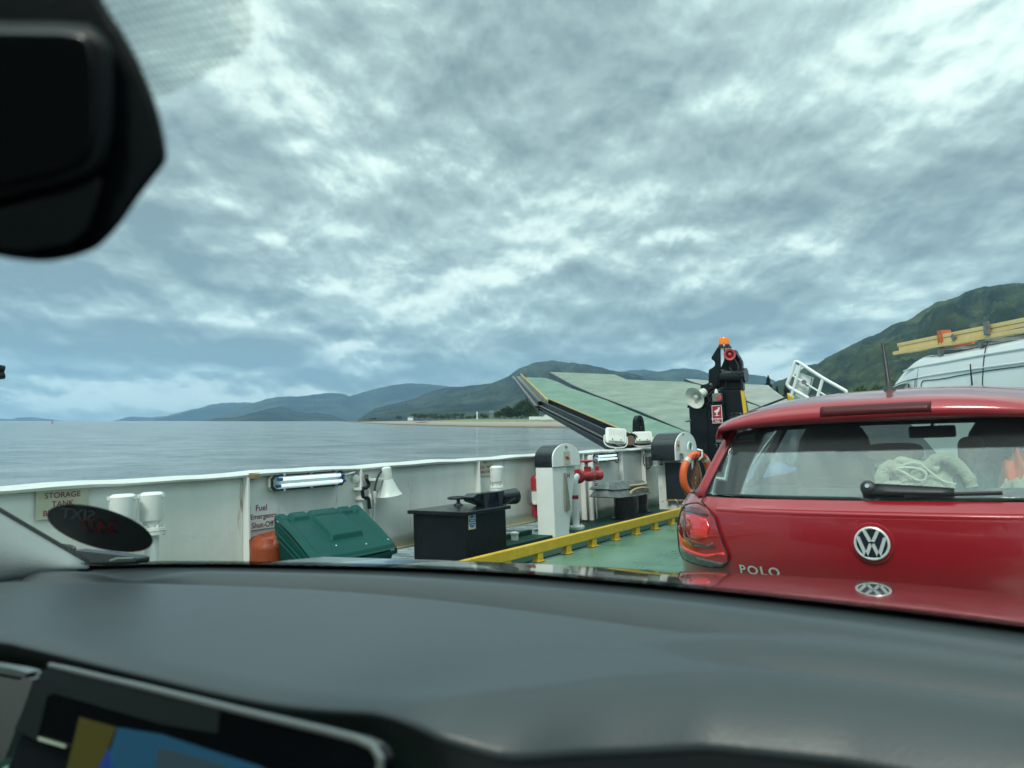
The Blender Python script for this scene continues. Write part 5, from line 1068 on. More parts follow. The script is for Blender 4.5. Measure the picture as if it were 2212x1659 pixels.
# tail lamps
tl = [(-.70,1.005),(-.66,1.010),(-.60,.998),(-.562,.965),(-.535,.89),(-.512,.825),(-.512,.805),(-.545,.772),(-.60,.765),(-.79,.765),(-.812,.79),(-.815,.86),(-.79,.95),(-.745,.995)]
lensr = mat("tail_lamp_red", (.42,.006,.012), .06, coat=1, col2=(.30,.004,.009), nscale=9)
lensd = mat("tail_lamp_smoke", (.13,.006,.010), .08, coat=1); lensb = mat("tail_lamp_bright", (.70,.012,.008), .08, coat=1, emit=(1,.03,.015), estr=.04)
lensc = mat("tail_lamp_clear", (.22,.20,.20), .15, metal=.6, col2=(.10,.09,.09), nscale=30)
def wrap(x, z): w = lerp_tab(WR, z); return prear(max(-.8, min(.8, x/w*.8)), z)
for s in (-1,1):
    P_ = tl if s < 0 else mirx(tl); sp_ = lambda q: [(x if s < 0 else -x, z) for x, z in (q if s < 0 else q[::-1])]
    k0 = thing_ = obj("tail_lamp", drape(P_, wrap, .010, .012, .02), lensr, car, smooth="full")
    obj("reversing_lens", drape(sp_([(-.795,.768),(-.60,.768),(-.548,.775),(-.535,.792),(-.62,.798),(-.80,.805)]), wrap, .0125, .003, .02), lensc, k0, smooth="full")
    obj("bright_lens", drape(sp_([(-.735,.955),(-.67,.965),(-.60,.955),(-.585,.925),(-.60,.885),(-.65,.872),(-.70,.875),(-.68,.91)]), wrap, .0125, .003, .015), lensb, k0, smooth="full")
    obj("smoke_lens", drape(sp_([(-.765,.95),(-.742,.95),(-.715,.89),(-.69,.862),(-.60,.855),(-.575,.87),(-.565,.845),(-.70,.838),(-.735,.87)]), wrap, .0128, .003, .015), lensd, k0, smooth="full")
    obj("light_bar", drape(sp_([(-.80,.86),(-.785,.86),(-.765,.825),(-.62,.815),(-.53,.835),(-.525,.825),(-.62,.803),(-.79,.812)]), wrap, .0128, .003, .015), lensb, k0, smooth="full")
    obj("upper_smoke", drape(sp_([(-.745,.99),(-.70,1.0),(-.64,1.0),(-.60,.985),(-.595,.965),(-.70,.972),(-.755,.965)]), wrap, .0128, .003, .015), lensd, k0, smooth="full")
    mb = MB(); pts = [L0+Vector((x, wrap(x,z)-.009, z)) for x, z in dense(P_,4)]; mb.tube(pts, .003, 5, closed=True); obj("lamp_gap", mb, gap, car)
    mb = MB(); x0 = -.512; pts = [L0+Vector((s*x, prear(x,z)-.001, z)) for x, z in [(.64,1.037),(.645,1.015),(.615,1.004)]]; mb.tube(pts, .003, 5); obj("tailgate_gap", mb, gap, car)
    mb = MB(); pts = [L0+Vector((s*x, prear(x,z)-.0005, z)) for x, z in [(.545,.772),(.52,.70),(.505,.60),(.49,.50),(.40,.47),(.0,.465)]]; mb.tube(pts, .003, 5); obj("tailgate_gap", mb, gap, car)
# crease and number plate recess
mb = MB(); mb.grid([[L0+Vector((x, prear(x,z)-o_, z)) for x in [-.56+1.12*i/40 for i in range(41)]] for z, o_ in ((1.003,.0),(.998,.006),(.9945,.007),(.990,.004),(.982,.0))]); obj("crease", mb, polo, car, smooth="full")
# badge
satin = mat("satin_silver", (.80,.82,.83), .30, metal=.45)
bc = L0+Vector((0, prear(0,.90)-.004, .90)); mb = MB(); R_ = .0605
mb.lathe(bc+Vector((0,.004,0)), (0,-1,0), [(0,.068),(.003,.066),(.0035,.060)], 40); bd = obj("badge", mb, polo, car, smooth=True)
mb = MB(); mb.lathe(bc-Vector((0,0,0)), (0,-1,0), [(0,.054),(.006,.054)], 40); obj("badge_field", mb, trim, bd)
mb = MB(); mb.tube([bc+Vector((math.cos(k/40*6.283)*.0515, -.006, math.sin(k/40*6.283)*.0515)) for k in range(40)], .0045, 8, closed=True); obj("badge_ring", mb, satin, bd, smooth=True)
mb = MB(); bp_ = lambda x, z: bc+Vector((x*.0465, -.0115, z*.0465))
def stroke(p, q, w):
    p = Vector(p); q = Vector(q); return [bp_(p.x-w,p.y),bp_(p.x+w,p.y),bp_(q.x+w,q.y),bp_(q.x-w,q.y)]
for p, q in (((-.46,.93),(-.085,.13)),((.46,.93),(.085,.13)),((-.90,.47),(-.42,-.90)),((.90,.47),(.42,-.90)),((-.42,-.90),(-.06,.0)),((.42,-.90),(.06,.0))): mb.prism(stroke(p,q,.125), (0,.007,0))
obj("letters", mb, satin, bd)
# model name
for i, ch in enumerate("POLO"):
    x = -.463+.0405*i; z = .773; y = prear(x,z); mb = textmb(ch, .052, L0+Vector((x, y-.007, z)), (1,(prear(x+.02,z)-prear(x-.02,z))/.04,0), (0,(prear(x,z+.02)-prear(x,z-.02))/.04,1)); 
    n0 = len(mb.v); mb.add([v+Vector((0,.005,0)) for v in mb.v], [tuple(i_ for i_ in f[::-1]) for f in mb.f])
    obj("lettering", mb, satin, car)
# high brake light in the spoiler
mb = MB(); rows = []
for z_, e in ((1.334,.0),(1.340,.004),(1.352,.004),(1.364,.004),(1.370,0)):
    rows.append([L0+Vector((x, (.145 if z_ < 1.35 else .145+(z_-1.35)*.9)+bow(x)-e-.0015, z_-.055*(abs(x)/.56)**3*.6)) for x in [-.17+.36*i/20 for i in range(21)]])
mb.grid(rows); obj("brake_light", mb, mat("brake_light_dark_red", (.075,.003,.006), .35, spec=.3), car, smooth="full", solid=.003)
# aerial
q = L0+Vector((.015,.52,1.425)); tip = q+Vector((-.022,.07,.205)); mb = MB(); mb.lathe(q, tip-q, [(-.005,.026),(.006,.024),(.02,.015),(.045,.0105),(.14,.0080),(.195,.0068),(.2165,.0068),(.217,.004)], 12); obj("aerial", mb, blackPl, car, smooth=True)
# rear wiper
Wp = lambda x, z, o_=0: L0+Vector((x, pglass(x,max(z,1.04))-.02-o_, z))
mb = MB(); q = Wp(-.012,1.078,.004); mb.lathe(q, (0,-1,.35), [(-.03,.026),(0,.026),(.012,.024),(.018,.015)], 18); wp = obj("wiper", mb, blackPl, car, smooth=True)
mb = MB(); mb.grid([[Wp(x,z_+dz,.008+o_) for x, z_, h_ in [(-.005,1.075,.017),(.05,1.073,.017),(.12,1.071,.015),(.20,1.069,.012),(.245,1.068,.009)] for dz in [h_*k_]] for k_, o_ in ((-1,-.004),(-.8,.006),(0,.010),(.8,.006),(1,-.004))]); obj("wiper_arm", mb, blackPl, wp, smooth="full", solid=.004)
mb = MB(); mb.tube([Wp(.10,1.052,.004),Wp(.24,1.060,.004),Wp(.375,1.064,.004)], .007, 6); obj("wiper_blade", mb, rubber, wp)
mb = MB(); mb.lathe(q+Vector((0,-.016,.008)), (0,-1,.35), [(0,.009),(.006,.008)], 6); obj("wiper_nut", mb, chrome, wp)
# bumper bits and wheels
mb = MB(); mb.grid([[L0+Vector((x, prear(x,z)-.012, z)) for x in [-.76+1.52*i/30 for i in range(31)]] for z in (.20,.26,.33,.36)]); obj("lower_bumper", mb, trim, car, solid=.01)
mb = drape([(-.26,.60),(.26,.60),(.26,.71),(-.26,.71)], prear, .008, .004, .05); npl = obj("number_plate", mb, yellowC, car)
for s in (-1,1):
    for y in (.75, 3.2):
        mb = MB(); c = L0+Vector((s*.60,y,.30)); mb.lathe(c, (s,0,0), [(0,.22),(.01,.29),(.05,.30),(.17,.30),(.20,.285),(.20,.19)], 28); w_ = obj("wheel", mb, rubber, car, smooth=True)
        mb = MB(); mb.lathe(c+Vector((s*.14,0,0)), (s,0,0), [(0,.19),(.05,.19),(.055,.17),(.03,.15),(.035,.05),(.05,.03)], 24); obj("rim", mb, steel, w_, smooth=True)
# cabin
mb = MB(); mb.bx(XC-.60,XC+.60,YB+.30,YB+.42,.85,1.025); mb.bx(XC-.72,XC+.72,YB+.35,YB+2.7,.30,.36); obj("rear_seat_back", mb, inter, car, bevel=.03)
mb = MB(); mb.bx(XC-.62,XC+.62,YB+.16,YB+.85,1.015,1.035); obj("parcel_shelf", mb, inter, car, bevel=.006)
def pad(name, cx, cy, cz, w, d, h, tilt=.15):
    n_ = 20; rows = []
    for j in range(9):
        v = -1+2*j/8; row = []
        for i in range(n_):
            q = i/n_*6.283; c_, s_ = math.cos(q), math.sin(q); e = 3.2
            x = w/2*abs(c_)**(2/e)*(1 if c_ > 0 else -1); z = h/2*abs(s_)**(2/e)*(1 if s_ > 0 else -1); k = (1-abs(v)**4)**.5 if abs(v) < 1 else 0; k = .82+.18*k
            row.append(L0+Vector((cx+x*k, cy+v*d/2+z*tilt, cz+z*k)))
        rows.append(row)
    mb = MB(); mb.grid(rows, close=True); mb.add(rows[0], [tuple(range(n_))]); mb.add(rows[-1], [tuple(range(n_))]); return obj(name, mb, seatm, car, smooth="full")
pad("front_seat", -.365, 1.25, 1.02, .36, .14, .62); pad("front_seat", .40, 1.25, 1.02, .40, .14, .64)
pad("headrest", -.045, .92, 1.175, .235, .09, .085); 
pad("headrest", .245, 1.0, 1.17, .10, .09, .13)
mb = MB(); mb.tube([L0+Vector((-.08,.92,1.0)),L0+Vector((-.08,.92,1.15))], .008, 6); mb.tube([L0+Vector((-.0,.92,1.0)),L0+Vector((-.0,.92,1.15))], .008, 6); obj("headrest_rods", mb, steel, car)
mb = MB(); mb.box(L0+Vector((.0,2.05,1.255)), (.235,.03,.068)); mi = obj("interior_mirror", mb, blackPl, car, bevel=.012)
mb = MB(); mb.tube([L0+Vector((0,2.07,1.28)),L0+Vector((0,2.25,1.36))], .01, 6); obj("mirror_stem", mb, blackPl, mi)
mb = MB(); mb.bx(XC-.70,XC+.70,YB+2.15,YB+2.75,.85,1.05); obj("front_dashboard", mb, inter, car, bevel=.03)
# clothes on the shelf
def cloth(name, cx, cy, w, d, h, m, seed, label, cat, fold=3.0, nx=60, ny=30, base=1.036, hem=None, prof=None):
    rows = []
    for j in range(ny+1):
        v = j/ny*2-1; row = []
        for i in range(nx+1):
            u = i/nx*2-1; r = min(1, (abs(u)**2.6+abs(v)**2.6)**(1/2.6)); env = (1-r**3)**.6 if r < 1 else 0
            pz = prof(u) if prof else 1
            rg = 1-abs(noise.noise(Vector((u*fold+v*.8, v*fold*.6-u*.6, seed))))*1.9; g = noise.noise(Vector((u*fold*2.3, v*2, seed+5)))*.22
            z = base+h*env*max(.12, pz*(.62+.42*rg+g)); row.append(L0+Vector((cx+w/2*u*(1+.06*noise.noise(Vector((v*3,seed,0)))), cy+d/2*v+.02*noise.noise(Vector((u*4,seed,2))), z)))
        rows.append(row)
    mb = MB(); mb.grid(rows); b_ = [p for p in rows[0]]+[r[-1] for r in rows[1:]]+rows[-1][::-1][1:]+[r[0] for r in rows[::-1]][1:-1]
    mb.add([Vector((p.x,p.y,base)) for p in b_], [tuple(range(len(b_)))]); mb.grid([b_,[Vector((p.x,p.y,base)) for p in b_]], close=True)
    o = obj(name, mb, m, smooth="full"); tag(o, label, cat); return o
fl = cloth("fleece_jacket", .145, .36, .31, .30, .125, fleece, 3.3, "pale cream fleece jacket crumpled on the red car's rear shelf", "jacket", prof=lambda u: np.interp(u,[-1,-.75,-.5,0,.2,.4,.7,1],[.55,.78,.72,.75,.95,1.12,.9,.4]))
for k, pts in enumerate(([(.06,1.135),(.09,1.12),(.12,1.098),(.145,1.098),(.152,1.12),(.13,1.137),(.09,1.142),(.06,1.137)],[(.08,1.150),(.13,1.158),(.165,1.125),(.20,1.095),(.24,1.082)])):
    mb = MB(); P3 = []
    for x, z in pts: P3.append(L0+Vector((x, .215, z)))
    mb.tube(smoothpath(P3,5), .0036, 6); fl["_o"] = [0,0,0]; obj("hem", mb, fleeceh, fl, smooth=True)
for pts, r_ in (([(.115,1.10),(.145,1.135),(.185,1.168),(.215,1.172),(.245,1.150),(.275,1.105),(.285,1.07)],.020),([(.00,1.075),(.012,1.125),(.04,1.145),(.07,1.125),(.085,1.09)],.022),([(-.01,1.062),(.04,1.072),(.09,1.068),(.13,1.062)],.022),([(.055,1.145),(.065,1.165),(.10,1.160),(.15,1.145),(.19,1.13)],.014)):
    mb = MB(); P3 = smoothpath([L0+Vector((x,.245,z)) for x, z in pts], 6); mb.tube(P3, [r_*(1+.25*noise.noise(Vector((i_*.4,r_*99,0)))) for i_ in range(len(P3))], 12); obj("fold", mb, fleece, fl, smooth="full")
cloth("dark_jacket", .30, .38, .24, .30, .12, darkcloth, 7.7, "dark teal jacket lying on the red car's rear shelf right of the fleece", "jacket", fold=2.4)
cloth("orange_jacket", .425, .31, .13, .22, .165, orcloth, 1.7, "orange garment on the red car's rear shelf at the photo's right edge", "jacket", fold=2.0, nx=30)
cloth("green_blanket", .44, .22, .17, .10, .075, fleece, 5.1, "pale green blanket end on the shelf in front of the orange garment", "blanket", nx=30, ny=14)

# ================================================================== BLUE CAR ahead of the red one
bc0 = Vector((-2.35, 9.6, 0)); Rz = Matrix.Rotation(rad(32), 3, "Z")
def gen_car(t, o, R, paint, Lc=3.9, w=.84):
    P = lambda x, y, z: o+R@Vector((x,y,z))
    st = [(-1.95,.55,.80,.72),(-1.9,.35,.95,.80),(-1.5,.22,1.0,.84),(-.5,.20,1.0,.84),(.9,.20,.98,.84),(1.4,.22,.90,.82),(1.85,.30,.78,.74),(1.95,.45,.66,.66)]
    mb = MB(); rows = []
    for y, z0, z1, ww in st: rows.append([P(-ww*.9,y,z0),P(-ww,y,z0+.2),P(-ww,y,z1-.12),P(-ww*.93,y,z1-.02),P(-ww*.6,y,z1),P(0,y,z1+.02),P(ww*.6,y,z1),P(ww*.93,y,z1-.02),P(ww,y,z1-.12),P(ww,y,z0+.2),P(ww*.9,y,z0)])
    mb.grid(rows, close=True); mb.add(rows[0],[tuple(range(11))]); mb.add(rows[-1],[tuple(range(11))]); obj("body", mb, paint, t, smooth=True)
    gh = [(-1.88,.97,.70,.97,.70),(-1.55,.97,.74,1.36,.56),(-1.2,.98,.76,1.44,.58),(-.1,.98,.77,1.46,.60),(.45,.98,.76,1.40,.57),(1.10,.97,.74,.97,.74)]
    mb = MB(); mb.grid([[P(-wb,y,zb),P(-wt,y,zt_),P(0,y,zt_+.015),P(wt,y,zt_),P(wb,y,zb)] for y, zb, wb, zt_, wt in gh]); obj("window", mb, darkglass, t)
    mb = MB(); mb.grid([[P(-wt-.01,y,zt_-.03),P(-wt,y,zt_+.012),P(0,y,zt_+.03),P(wt,y,zt_+.012),P(wt+.01,y,zt_-.03)] for y, zb, wb, zt_, wt in gh[1:5]]); obj("roof", mb, paint, t, smooth=True)
    for s in (-1,1):
        for y in (-1.25,1.25):
            mb = MB(); mb.lathe(P(s*.66,y,.30), R@Vector((s,0,0)), [(0,.29),(.02,.30),(.17,.30),(.19,.28),(.19,.18)], 20); w_ = obj("wheel", mb, rubber, t, smooth=True)
            mb = MB(); mb.lathe(P(s*.82,y,.30), R@Vector((s,0,0)), [(0,.18),(.025,.17),(.03,.05)], 14); obj("rim", mb, steel, w_)
        mb = MB(); mb.box(P(s*.66,-1.93,.80), (.16,.06,.16), R); obj("tail_lamp", mb, lensr, t, bevel=.01)
t = thing("blue_car", bc0, "blue car glimpsed through the red car's windows further along the deck", "car"); gen_car(t, bc0, Rz, bluep)

# ================================================================== WHITE VAN with timber on its roof
cz = deckdir(0,0,1); vh = Vector((cz.x,cz.y,0)).normalized(); vr = vh.cross(Vector((0,0,1))).normalized()   # heading (nose away), starboard side of the van
Pv = at(U(9,690,1075), 1, 14.6)                                                       # point on its port roof edge above the cab
s9 = lambda x, y, k=0: onpl(U(9,x,y), Pv+vr*k, np.array(vr))
van = thing("white_van", Vector((Pv.x,Pv.y,0)), "white panel van with timber strapped on its roof rack behind the red car", "van")
def vcoord(p): d = p-Pv; return d.dot(vh), p.z
sN = vcoord(s9(330,1430)); roofz = vcoord(s9(690,1075))[1]; roof2 = vcoord(s9(1900,820))[1]
zt = (roofz+roof2)/2
V = lambda s_, x, z: Vector((Pv.x,Pv.y,0))+vh*s_+vr*x+Vector((0,0,z))
mb = MB(); rows = []
wv = 1.95
ns_ = [vcoord(s9(x,y,.1)) for x, y in [(690,1075),(620,1118),(540,1185),(470,1260),(400,1345),(345,1420)]]
for s_, zt_, z0_, k in [(-4.6,zt,.45,1),(-3,zt,.45,1),(-.3,zt,.45,1)]+[(a, b+.03, .45, 1-.006*i) for i, (a, b) in enumerate(ns_)]+[(ns_[-1][0]+.35,ns_[-1][1]-.42,.45,.95),(ns_[-1][0]+1.0,ns_[-1][1]-.62,.45,.92),(ns_[-1][0]+1.2,ns_[-1][1]-.85,.5,.85)]:
    r_ = min(.22, (zt_-z0_)*.2); cxv = wv/2; hw_ = wv/2*k
    sec = [(-hw_,z0_),(-hw_,zt_-1.05 if zt_ > 2.2 else zt_-.5),(-hw_+.02,zt_-.75 if zt_ > 2.2 else zt_-.35),(-hw_+.05,zt_-.32),(-hw_+.085,zt_-r_*.7),(-hw_+.12,zt_-r_*.32),(-hw_+.19,zt_-.035),(-hw_+.32,zt_),(0,zt_+.02),(hw_-.32,zt_),(hw_-.16,zt_-.06),(hw_-.06,zt_-.32),(hw_,z0_)]
    rows.append([V(s_, cxv-.06+x, z) for x, z in sec])
mb.grid(rows, close=True); mb.add(rows[0],[tuple(range(13))]); mb.add(rows[-1],[tuple(range(13))]); obj("body", mb, vanw, van, smooth=True)
def side_line(pts, name="panel_gap", r=.010, m=None, off=-.045): mb = MB(); mb.tube([s9(x,y)+vr*off for x, y in pts], r, 5); return obj(name, mb, m or gapd, van)
gapd = mat("van_gap", (.03,.04,.05), .6)
def side_off(z): # follow the body side so the lines lie on it
    d = zt-z; return float(np.interp(d, [0,.035,.07,.15,.32,.75,1.05,3], [.26,.13,.06,.025,-.01,-.04,-.06,-.06]))
def on_side(pts, r=.009, name="panel_gap", m=None):
    out = []
    for x, y in smoothpath([(a,b,0) for a,b in pts],4) and [(p.x,p.y) for p in smoothpath([(a,b,0) for a,b in pts],4)]:
        p = s9(x,y); p2 = s9(x,y,side_off(p.z)); out.append(p2-vr*.006)
    mb = MB(); mb.tube(out, r, 5); return obj(name, mb, m or gapd, van)
on_side([(640,1330),(660,1180),(680,1100),(700,1088),(900,1048),(1200,990),(1462,938)], .006)
on_side([(1480,905),(1462,945),(1440,1045),(1422,1240),(1415,1440)], .009)
on_side([(1000,1320),(1150,1290),(1422,1243),(1700,1205),(1910,1178),(2300,1120)], .008)
on_side([(690,1440),(690,1400),(700,1370),(730,1352),(860,1340),(1000,1320)], .008)
on_side([(350,1420),(480,1365),(620,1330),(640,1328)], .008)
on_side([(618,1335),(612,1445)], .008); on_side([(640,1330),(632,1445)], .006)
ridge = mat("van_moulding", (.70,.75,.77), .35)
on_side([(480,1240),(650,1190),(1000,1125),(1436,1045),(1910,970),(2300,905)], .016, "moulding", ridge)
on_side([(640,1320),(900,1275),(1420,1200),(1910,1135),(2300,1080)], .014, "moulding", ridge)
pts = [s9(*q)+vr*(-.075) for q in [(368,1450),(400,1430),(470,1400),(540,1385),(568,1386),(578,1400),(578,1455),(560,1600),(380,1600)]]; mb = MB(); mb.prism(pts, vr*.03); obj("cab_window", mb, darkglass, van)
for s_ in (-3.6,-.7+.0):
  for x_ in (.1,1.75):
    mb = MB(); mb.lathe(V(s_+(1.9 if s_ > -1 else 0), x_-.1 if x_ < 1 else x_-.05, .34), vr, [(0,.34),(.2,.34)], 20); obj("wheel", mb, rubber, van)
# whip aerial in front of the van side
mb = MB(); mb.tube([s9(1268,1155,-.10),s9(1276,1265,-.09),s9(1292,1430,-.07),s9(1300,1600,-.06)], [.010,.012,.014,.014], 6); obj("whip_aerial", mb, gapd, van)
# roof rack
rk = thing("roof_rack", V(-2,.4,zt+.02), "grey metal roof rack on the white van carrying long timber boards", "roof rack")
mb = MB()
T0 = s9(330,1065,.05); T1 = s9(1900,725,.05); sT0 = vcoord(T0)[0]; zr = zt+.13
for s_ in (-.35,-1.45,-2.6,-3.8): mb = MB(); mb.box(V(s_,.85,zr-.03), (1.5,.05,.04), Matrix((vr,vh,Vector((0,0,1)))).transposed()); mb.box(V(s_,.13,zt+.04), (.06,.08,.14), Matrix((vr,vh,Vector((0,0,1)))).transposed()); mb.box(V(s_,1.57,zt+.04), (.06,.08,.14), Matrix((vr,vh,Vector((0,0,1)))).transposed()); obj("cross_bar", mb, steel, rk)
for x_ in (.10,.8): mb = MB(); mb.box(V(-2.0,x_,zr+.0), (.03,3.9,.03), Matrix((vr,vh,Vector((0,0,1)))).transposed()); obj("side_bar", mb, steel, rk)
RM = Matrix((vr,vh,Vector((0,0,1)))).transposed(); lad = V(-1.9,.45,zr+.01)
# timber boards
zb = zr+.03; up_h = (vcoord(s9(340,940))[1]-vcoord(s9(310,1060))[1])
sF = vcoord(s9(330,1000))[0]
bds = [("longest pale board lying lowest on the van's rack, jutting out at the left end",0,.05,.06,.10,.04,.10),("short board stub under the stack beside the longest one",.10,.05,.035,-.35,.0,.22)]
k = 0
for (z_, h_, s0, x_, w_, lb) in [(zb,.065,sF+.10,.10,.05,"bottom outer board of the timber stack, the one reaching furthest left"),(zb+.067,.075,sF-.08,.125,.05,"middle outer board of the timber stack"),(zb+.144,.065,sF-.04,.12,.05,"top outer board of the timber stack"),
    (zb,.065,sF-.25,.18,.05,"bottom board just behind the outer one, on the underside"),(zb+.067,.075,sF-.15,.20,.05,"second-layer board behind the outer board"),(zb+.144,.068,sF-.0,.20,.05,"top board just behind the top outer one")]:
    mb = MB(); Ln = 6.2; mb.box(V(s0-Ln/2, x_, z_+h_/2+.028*(s0-Ln/2-sF)+.0), (w_, Ln, h_-.004), RM@Matrix.Rotation(.028, 3, 'X')); tag(obj("timber_board", mb, wood, bevel=.004), lb, "timber", "boards on the van's roof rack")
for x9, xx in ((875,0),(913,0)):
    p = s9(x9,880,.06); s_ = vcoord(p)[0]; mb = MB(); mb.box(V(s_,.16,zb+.115), (.17,.035,.235), RM); tag(obj("strap", mb, strap, bevel=.004), ("left" if x9 < 900 else "right")+" one of the two orange straps round the timber stack", "strap", "orange straps round the timber")
p = s9(1470,785,.06); s_ = vcoord(p)[0]; mb = MB(); mb.box(V(s_,.055,zb+.08), (.03,.11,.20), RM); obj("bracket", mb, steel, rk)
p = s9(1062,870,.06); s_ = vcoord(p)[0]; mb = MB(); mb.prism([V(s_-.07,.06,zb+.06),V(s_,.06,zb+.0),V(s_+.07,.06,zb+.09),V(s_,.06,zb+.13)], vr*.02); obj("end_cap", mb, steel, rk)
mb = MB(); mb.box(V(vcoord(s9(1150,950,.3))[0],.35,zr-.0), (.05,.55,.05), RM); obj("orange_tube", mb, strap, rk)

# ================================================================== OUR OWN CAR (the photo is taken from its driver's seat)
own = thing("own_car", (-.45,0,0), "dark interior and bonnet of the car the photo is taken from", "car")
BASE = [(-1.42,.55),(-1.35,.63),(-1.20,.71),(-1.01,.775),(-.71,.86),(-.45,.872),(-.29,.865),(-.02,.83),(.20,.77),(.45,.66)]
yb_ = lambda x: float(np.interp(x, [b[0] for b in BASE], [b[1] for b in BASE]))
ysm = lambda x: sum(yb_(x+d)*w for d, w in ((-.12,.2),(-.06,.2),(0,.2),(.06,.2),(.12,.2)))
def yrear(x): return float(np.interp(x, [-1.42,-1.0,-.84,-.36,-.33,-.30,-.26,-.23,-.17,-.10,0,.45], [.27,.30,.325,.345,.340,.338,.352,.385,.430,.448,.452,.44]))
def sg(t): return 1/(1+math.exp(-max(-40,min(40,t))))
def dashz(x, y):
    d = ysm(x)-y                                # distance from the foot of the glass
    z = 1.104
    z -= .014*sg((.080-d)/.010)
    z -= .046*math.exp(-((d-.175-.02*math.sin(x*1.5))/.030)**2)
    xc_ = float(np.interp(y, [.30,.35,.39,.49,.58,.66,.72], [-.37,-.36,-.35,-.33,-.27,-.14,.1]))
    z += .024*sg((x-xc_)/.040)*sg((.70-y)/.03)   # instrument hood
    z -= .028*math.exp(-((y-.535+.20*(x+.02)**2)/.020)**2)*sg((x+.20)/.03)
    z -= .014*math.exp(-((x+1.16)/.10)**2-((y-.62)/.035)**2)
    return z
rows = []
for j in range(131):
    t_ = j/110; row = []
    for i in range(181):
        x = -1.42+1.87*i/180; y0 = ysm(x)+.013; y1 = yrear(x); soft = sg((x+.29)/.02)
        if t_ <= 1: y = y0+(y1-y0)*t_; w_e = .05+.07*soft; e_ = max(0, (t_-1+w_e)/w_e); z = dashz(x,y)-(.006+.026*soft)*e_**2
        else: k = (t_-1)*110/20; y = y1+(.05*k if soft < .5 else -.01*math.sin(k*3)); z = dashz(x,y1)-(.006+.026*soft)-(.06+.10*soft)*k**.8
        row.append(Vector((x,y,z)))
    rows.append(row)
mb = MB(); mb.grid(rows[:111]); obj("dashboard", mb, dashm, own, smooth="full", solid=.003)
mb = MB(); mb.grid(rows[110:]); obj("dashboard_front", mb, mat("dash_front_shade", (.014,.018,.020), .7, spec=.2), own, smooth="full")  # near-black colour stands in for the shade below the dash edge
mb = MB(); mb.bx(-1.40,.44,.12,.26,.75,1.0); obj("lower_dashboard", mb, dashd, own, bevel=.03)
# windscreen glass: foot curve up to the header
wsm = tint("windscreen_glass", (.95,.985,.92), .05)
def gp(x, k): y0 = ysm(x)+.012; x1 = -.46+(x+.46)*(1-.16*k); return Vector((x1, y0+(-.38-y0)*k+0.0, 1.092+.62*k+.04*math.sin(k*math.pi)-.03*k*((x+.46)/.9)**2))
mb = MB(); mb.grid([[gp(-1.40+1.85*i/40, k/20) for i in range(41)] for k in range(21)]); ws = obj("windscreen", mb, wsm, own, smooth="full")
def frit_mat(name, sc_, thr, back, transl):
    m = bpy.data.materials.new(name); m.use_nodes = True; t = m.node_tree
    for n in list(t.nodes): t.nodes.remove(n)
    o = t.nodes.new("ShaderNodeOutputMaterial"); tcn = t.nodes.new("ShaderNodeTexCoord"); mp = t.nodes.new("ShaderNodeMapping"); t.links.new(tcn.outputs["Object"], mp.inputs[0]); mp.inputs["Rotation"].default_value = (0,0,.6); mp.inputs["Scale"].default_value = (sc_,sc_,0)
    sp = t.nodes.new("ShaderNodeSeparateXYZ"); t.links.new(mp.outputs[0], sp.inputs[0]); ss = []
    for i in (0,1):
        a = t.nodes.new("ShaderNodeMath"); a.operation = "SINE"; t.links.new(sp.outputs[i], a.inputs[0]); ss.append(a)
    mu = t.nodes.new("ShaderNodeMath"); mu.operation = "MULTIPLY"; t.links.new(ss[0].outputs[0], mu.inputs[0]); t.links.new(ss[1].outputs[0], mu.inputs[1])
    gt = t.nodes.new("ShaderNodeMath"); gt.operation = "GREATER_THAN"; t.links.new(mu.outputs[0], gt.inputs[0]); gt.inputs[1].default_value = thr
    tr = t.nodes.new("ShaderNodeBsdfTransparent"); tr.inputs[0].default_value = (.93,1,.98,1)
    df = t.nodes.new("ShaderNodeBsdfTranslucent" if transl else "ShaderNodeBsdfDiffuse"); df.inputs[0].default_value = (*back,1)
    base = df
    if transl:
        t2 = t.nodes.new("ShaderNodeBsdfTransparent"); t2.inputs[0].default_value = (.60,.60,.60,1); m2 = t.nodes.new("ShaderNodeMixShader"); m2.inputs[0].default_value = .85; t.links.new(df.outputs[0], m2.inputs[1]); t.links.new(t2.outputs[0], m2.inputs[2]); base = m2
    mx = t.nodes.new("ShaderNodeMixShader"); t.links.new(gt.outputs[0], mx.inputs[0]); t.links.new(base.outputs[0], mx.inputs[1]); t.links.new(tr.outputs[0], mx.inputs[2]); t.links.new(mx.outputs[0], o.inputs[0]); return m
frit = mat("frit_black", (.008,.009,.010), .5); fritd = frit_mat("frit_dots", 1700, .35, (.008,.009,.01), False); fritp = frit_mat("sensor_dots", 1050, .25, (.55,.60,.58), True)
gq = lambda x, k: gp(x,k)-Vector((0,.004,.002))
mb = MB(); mb.grid([[gq(-1.40+1.85*i/60, k) for i in range(61)] for k in (.0,.006,.012)]); obj("black_edge_band", mb, frit, ws, smooth="full")
mb = MB(); mb.grid([[gq(-1.40+1.85*i/60, k) for i in range(61)] for k in (.012,.016,.020)]); obj("dotted_edge_band", mb, fritd, ws, smooth="full")
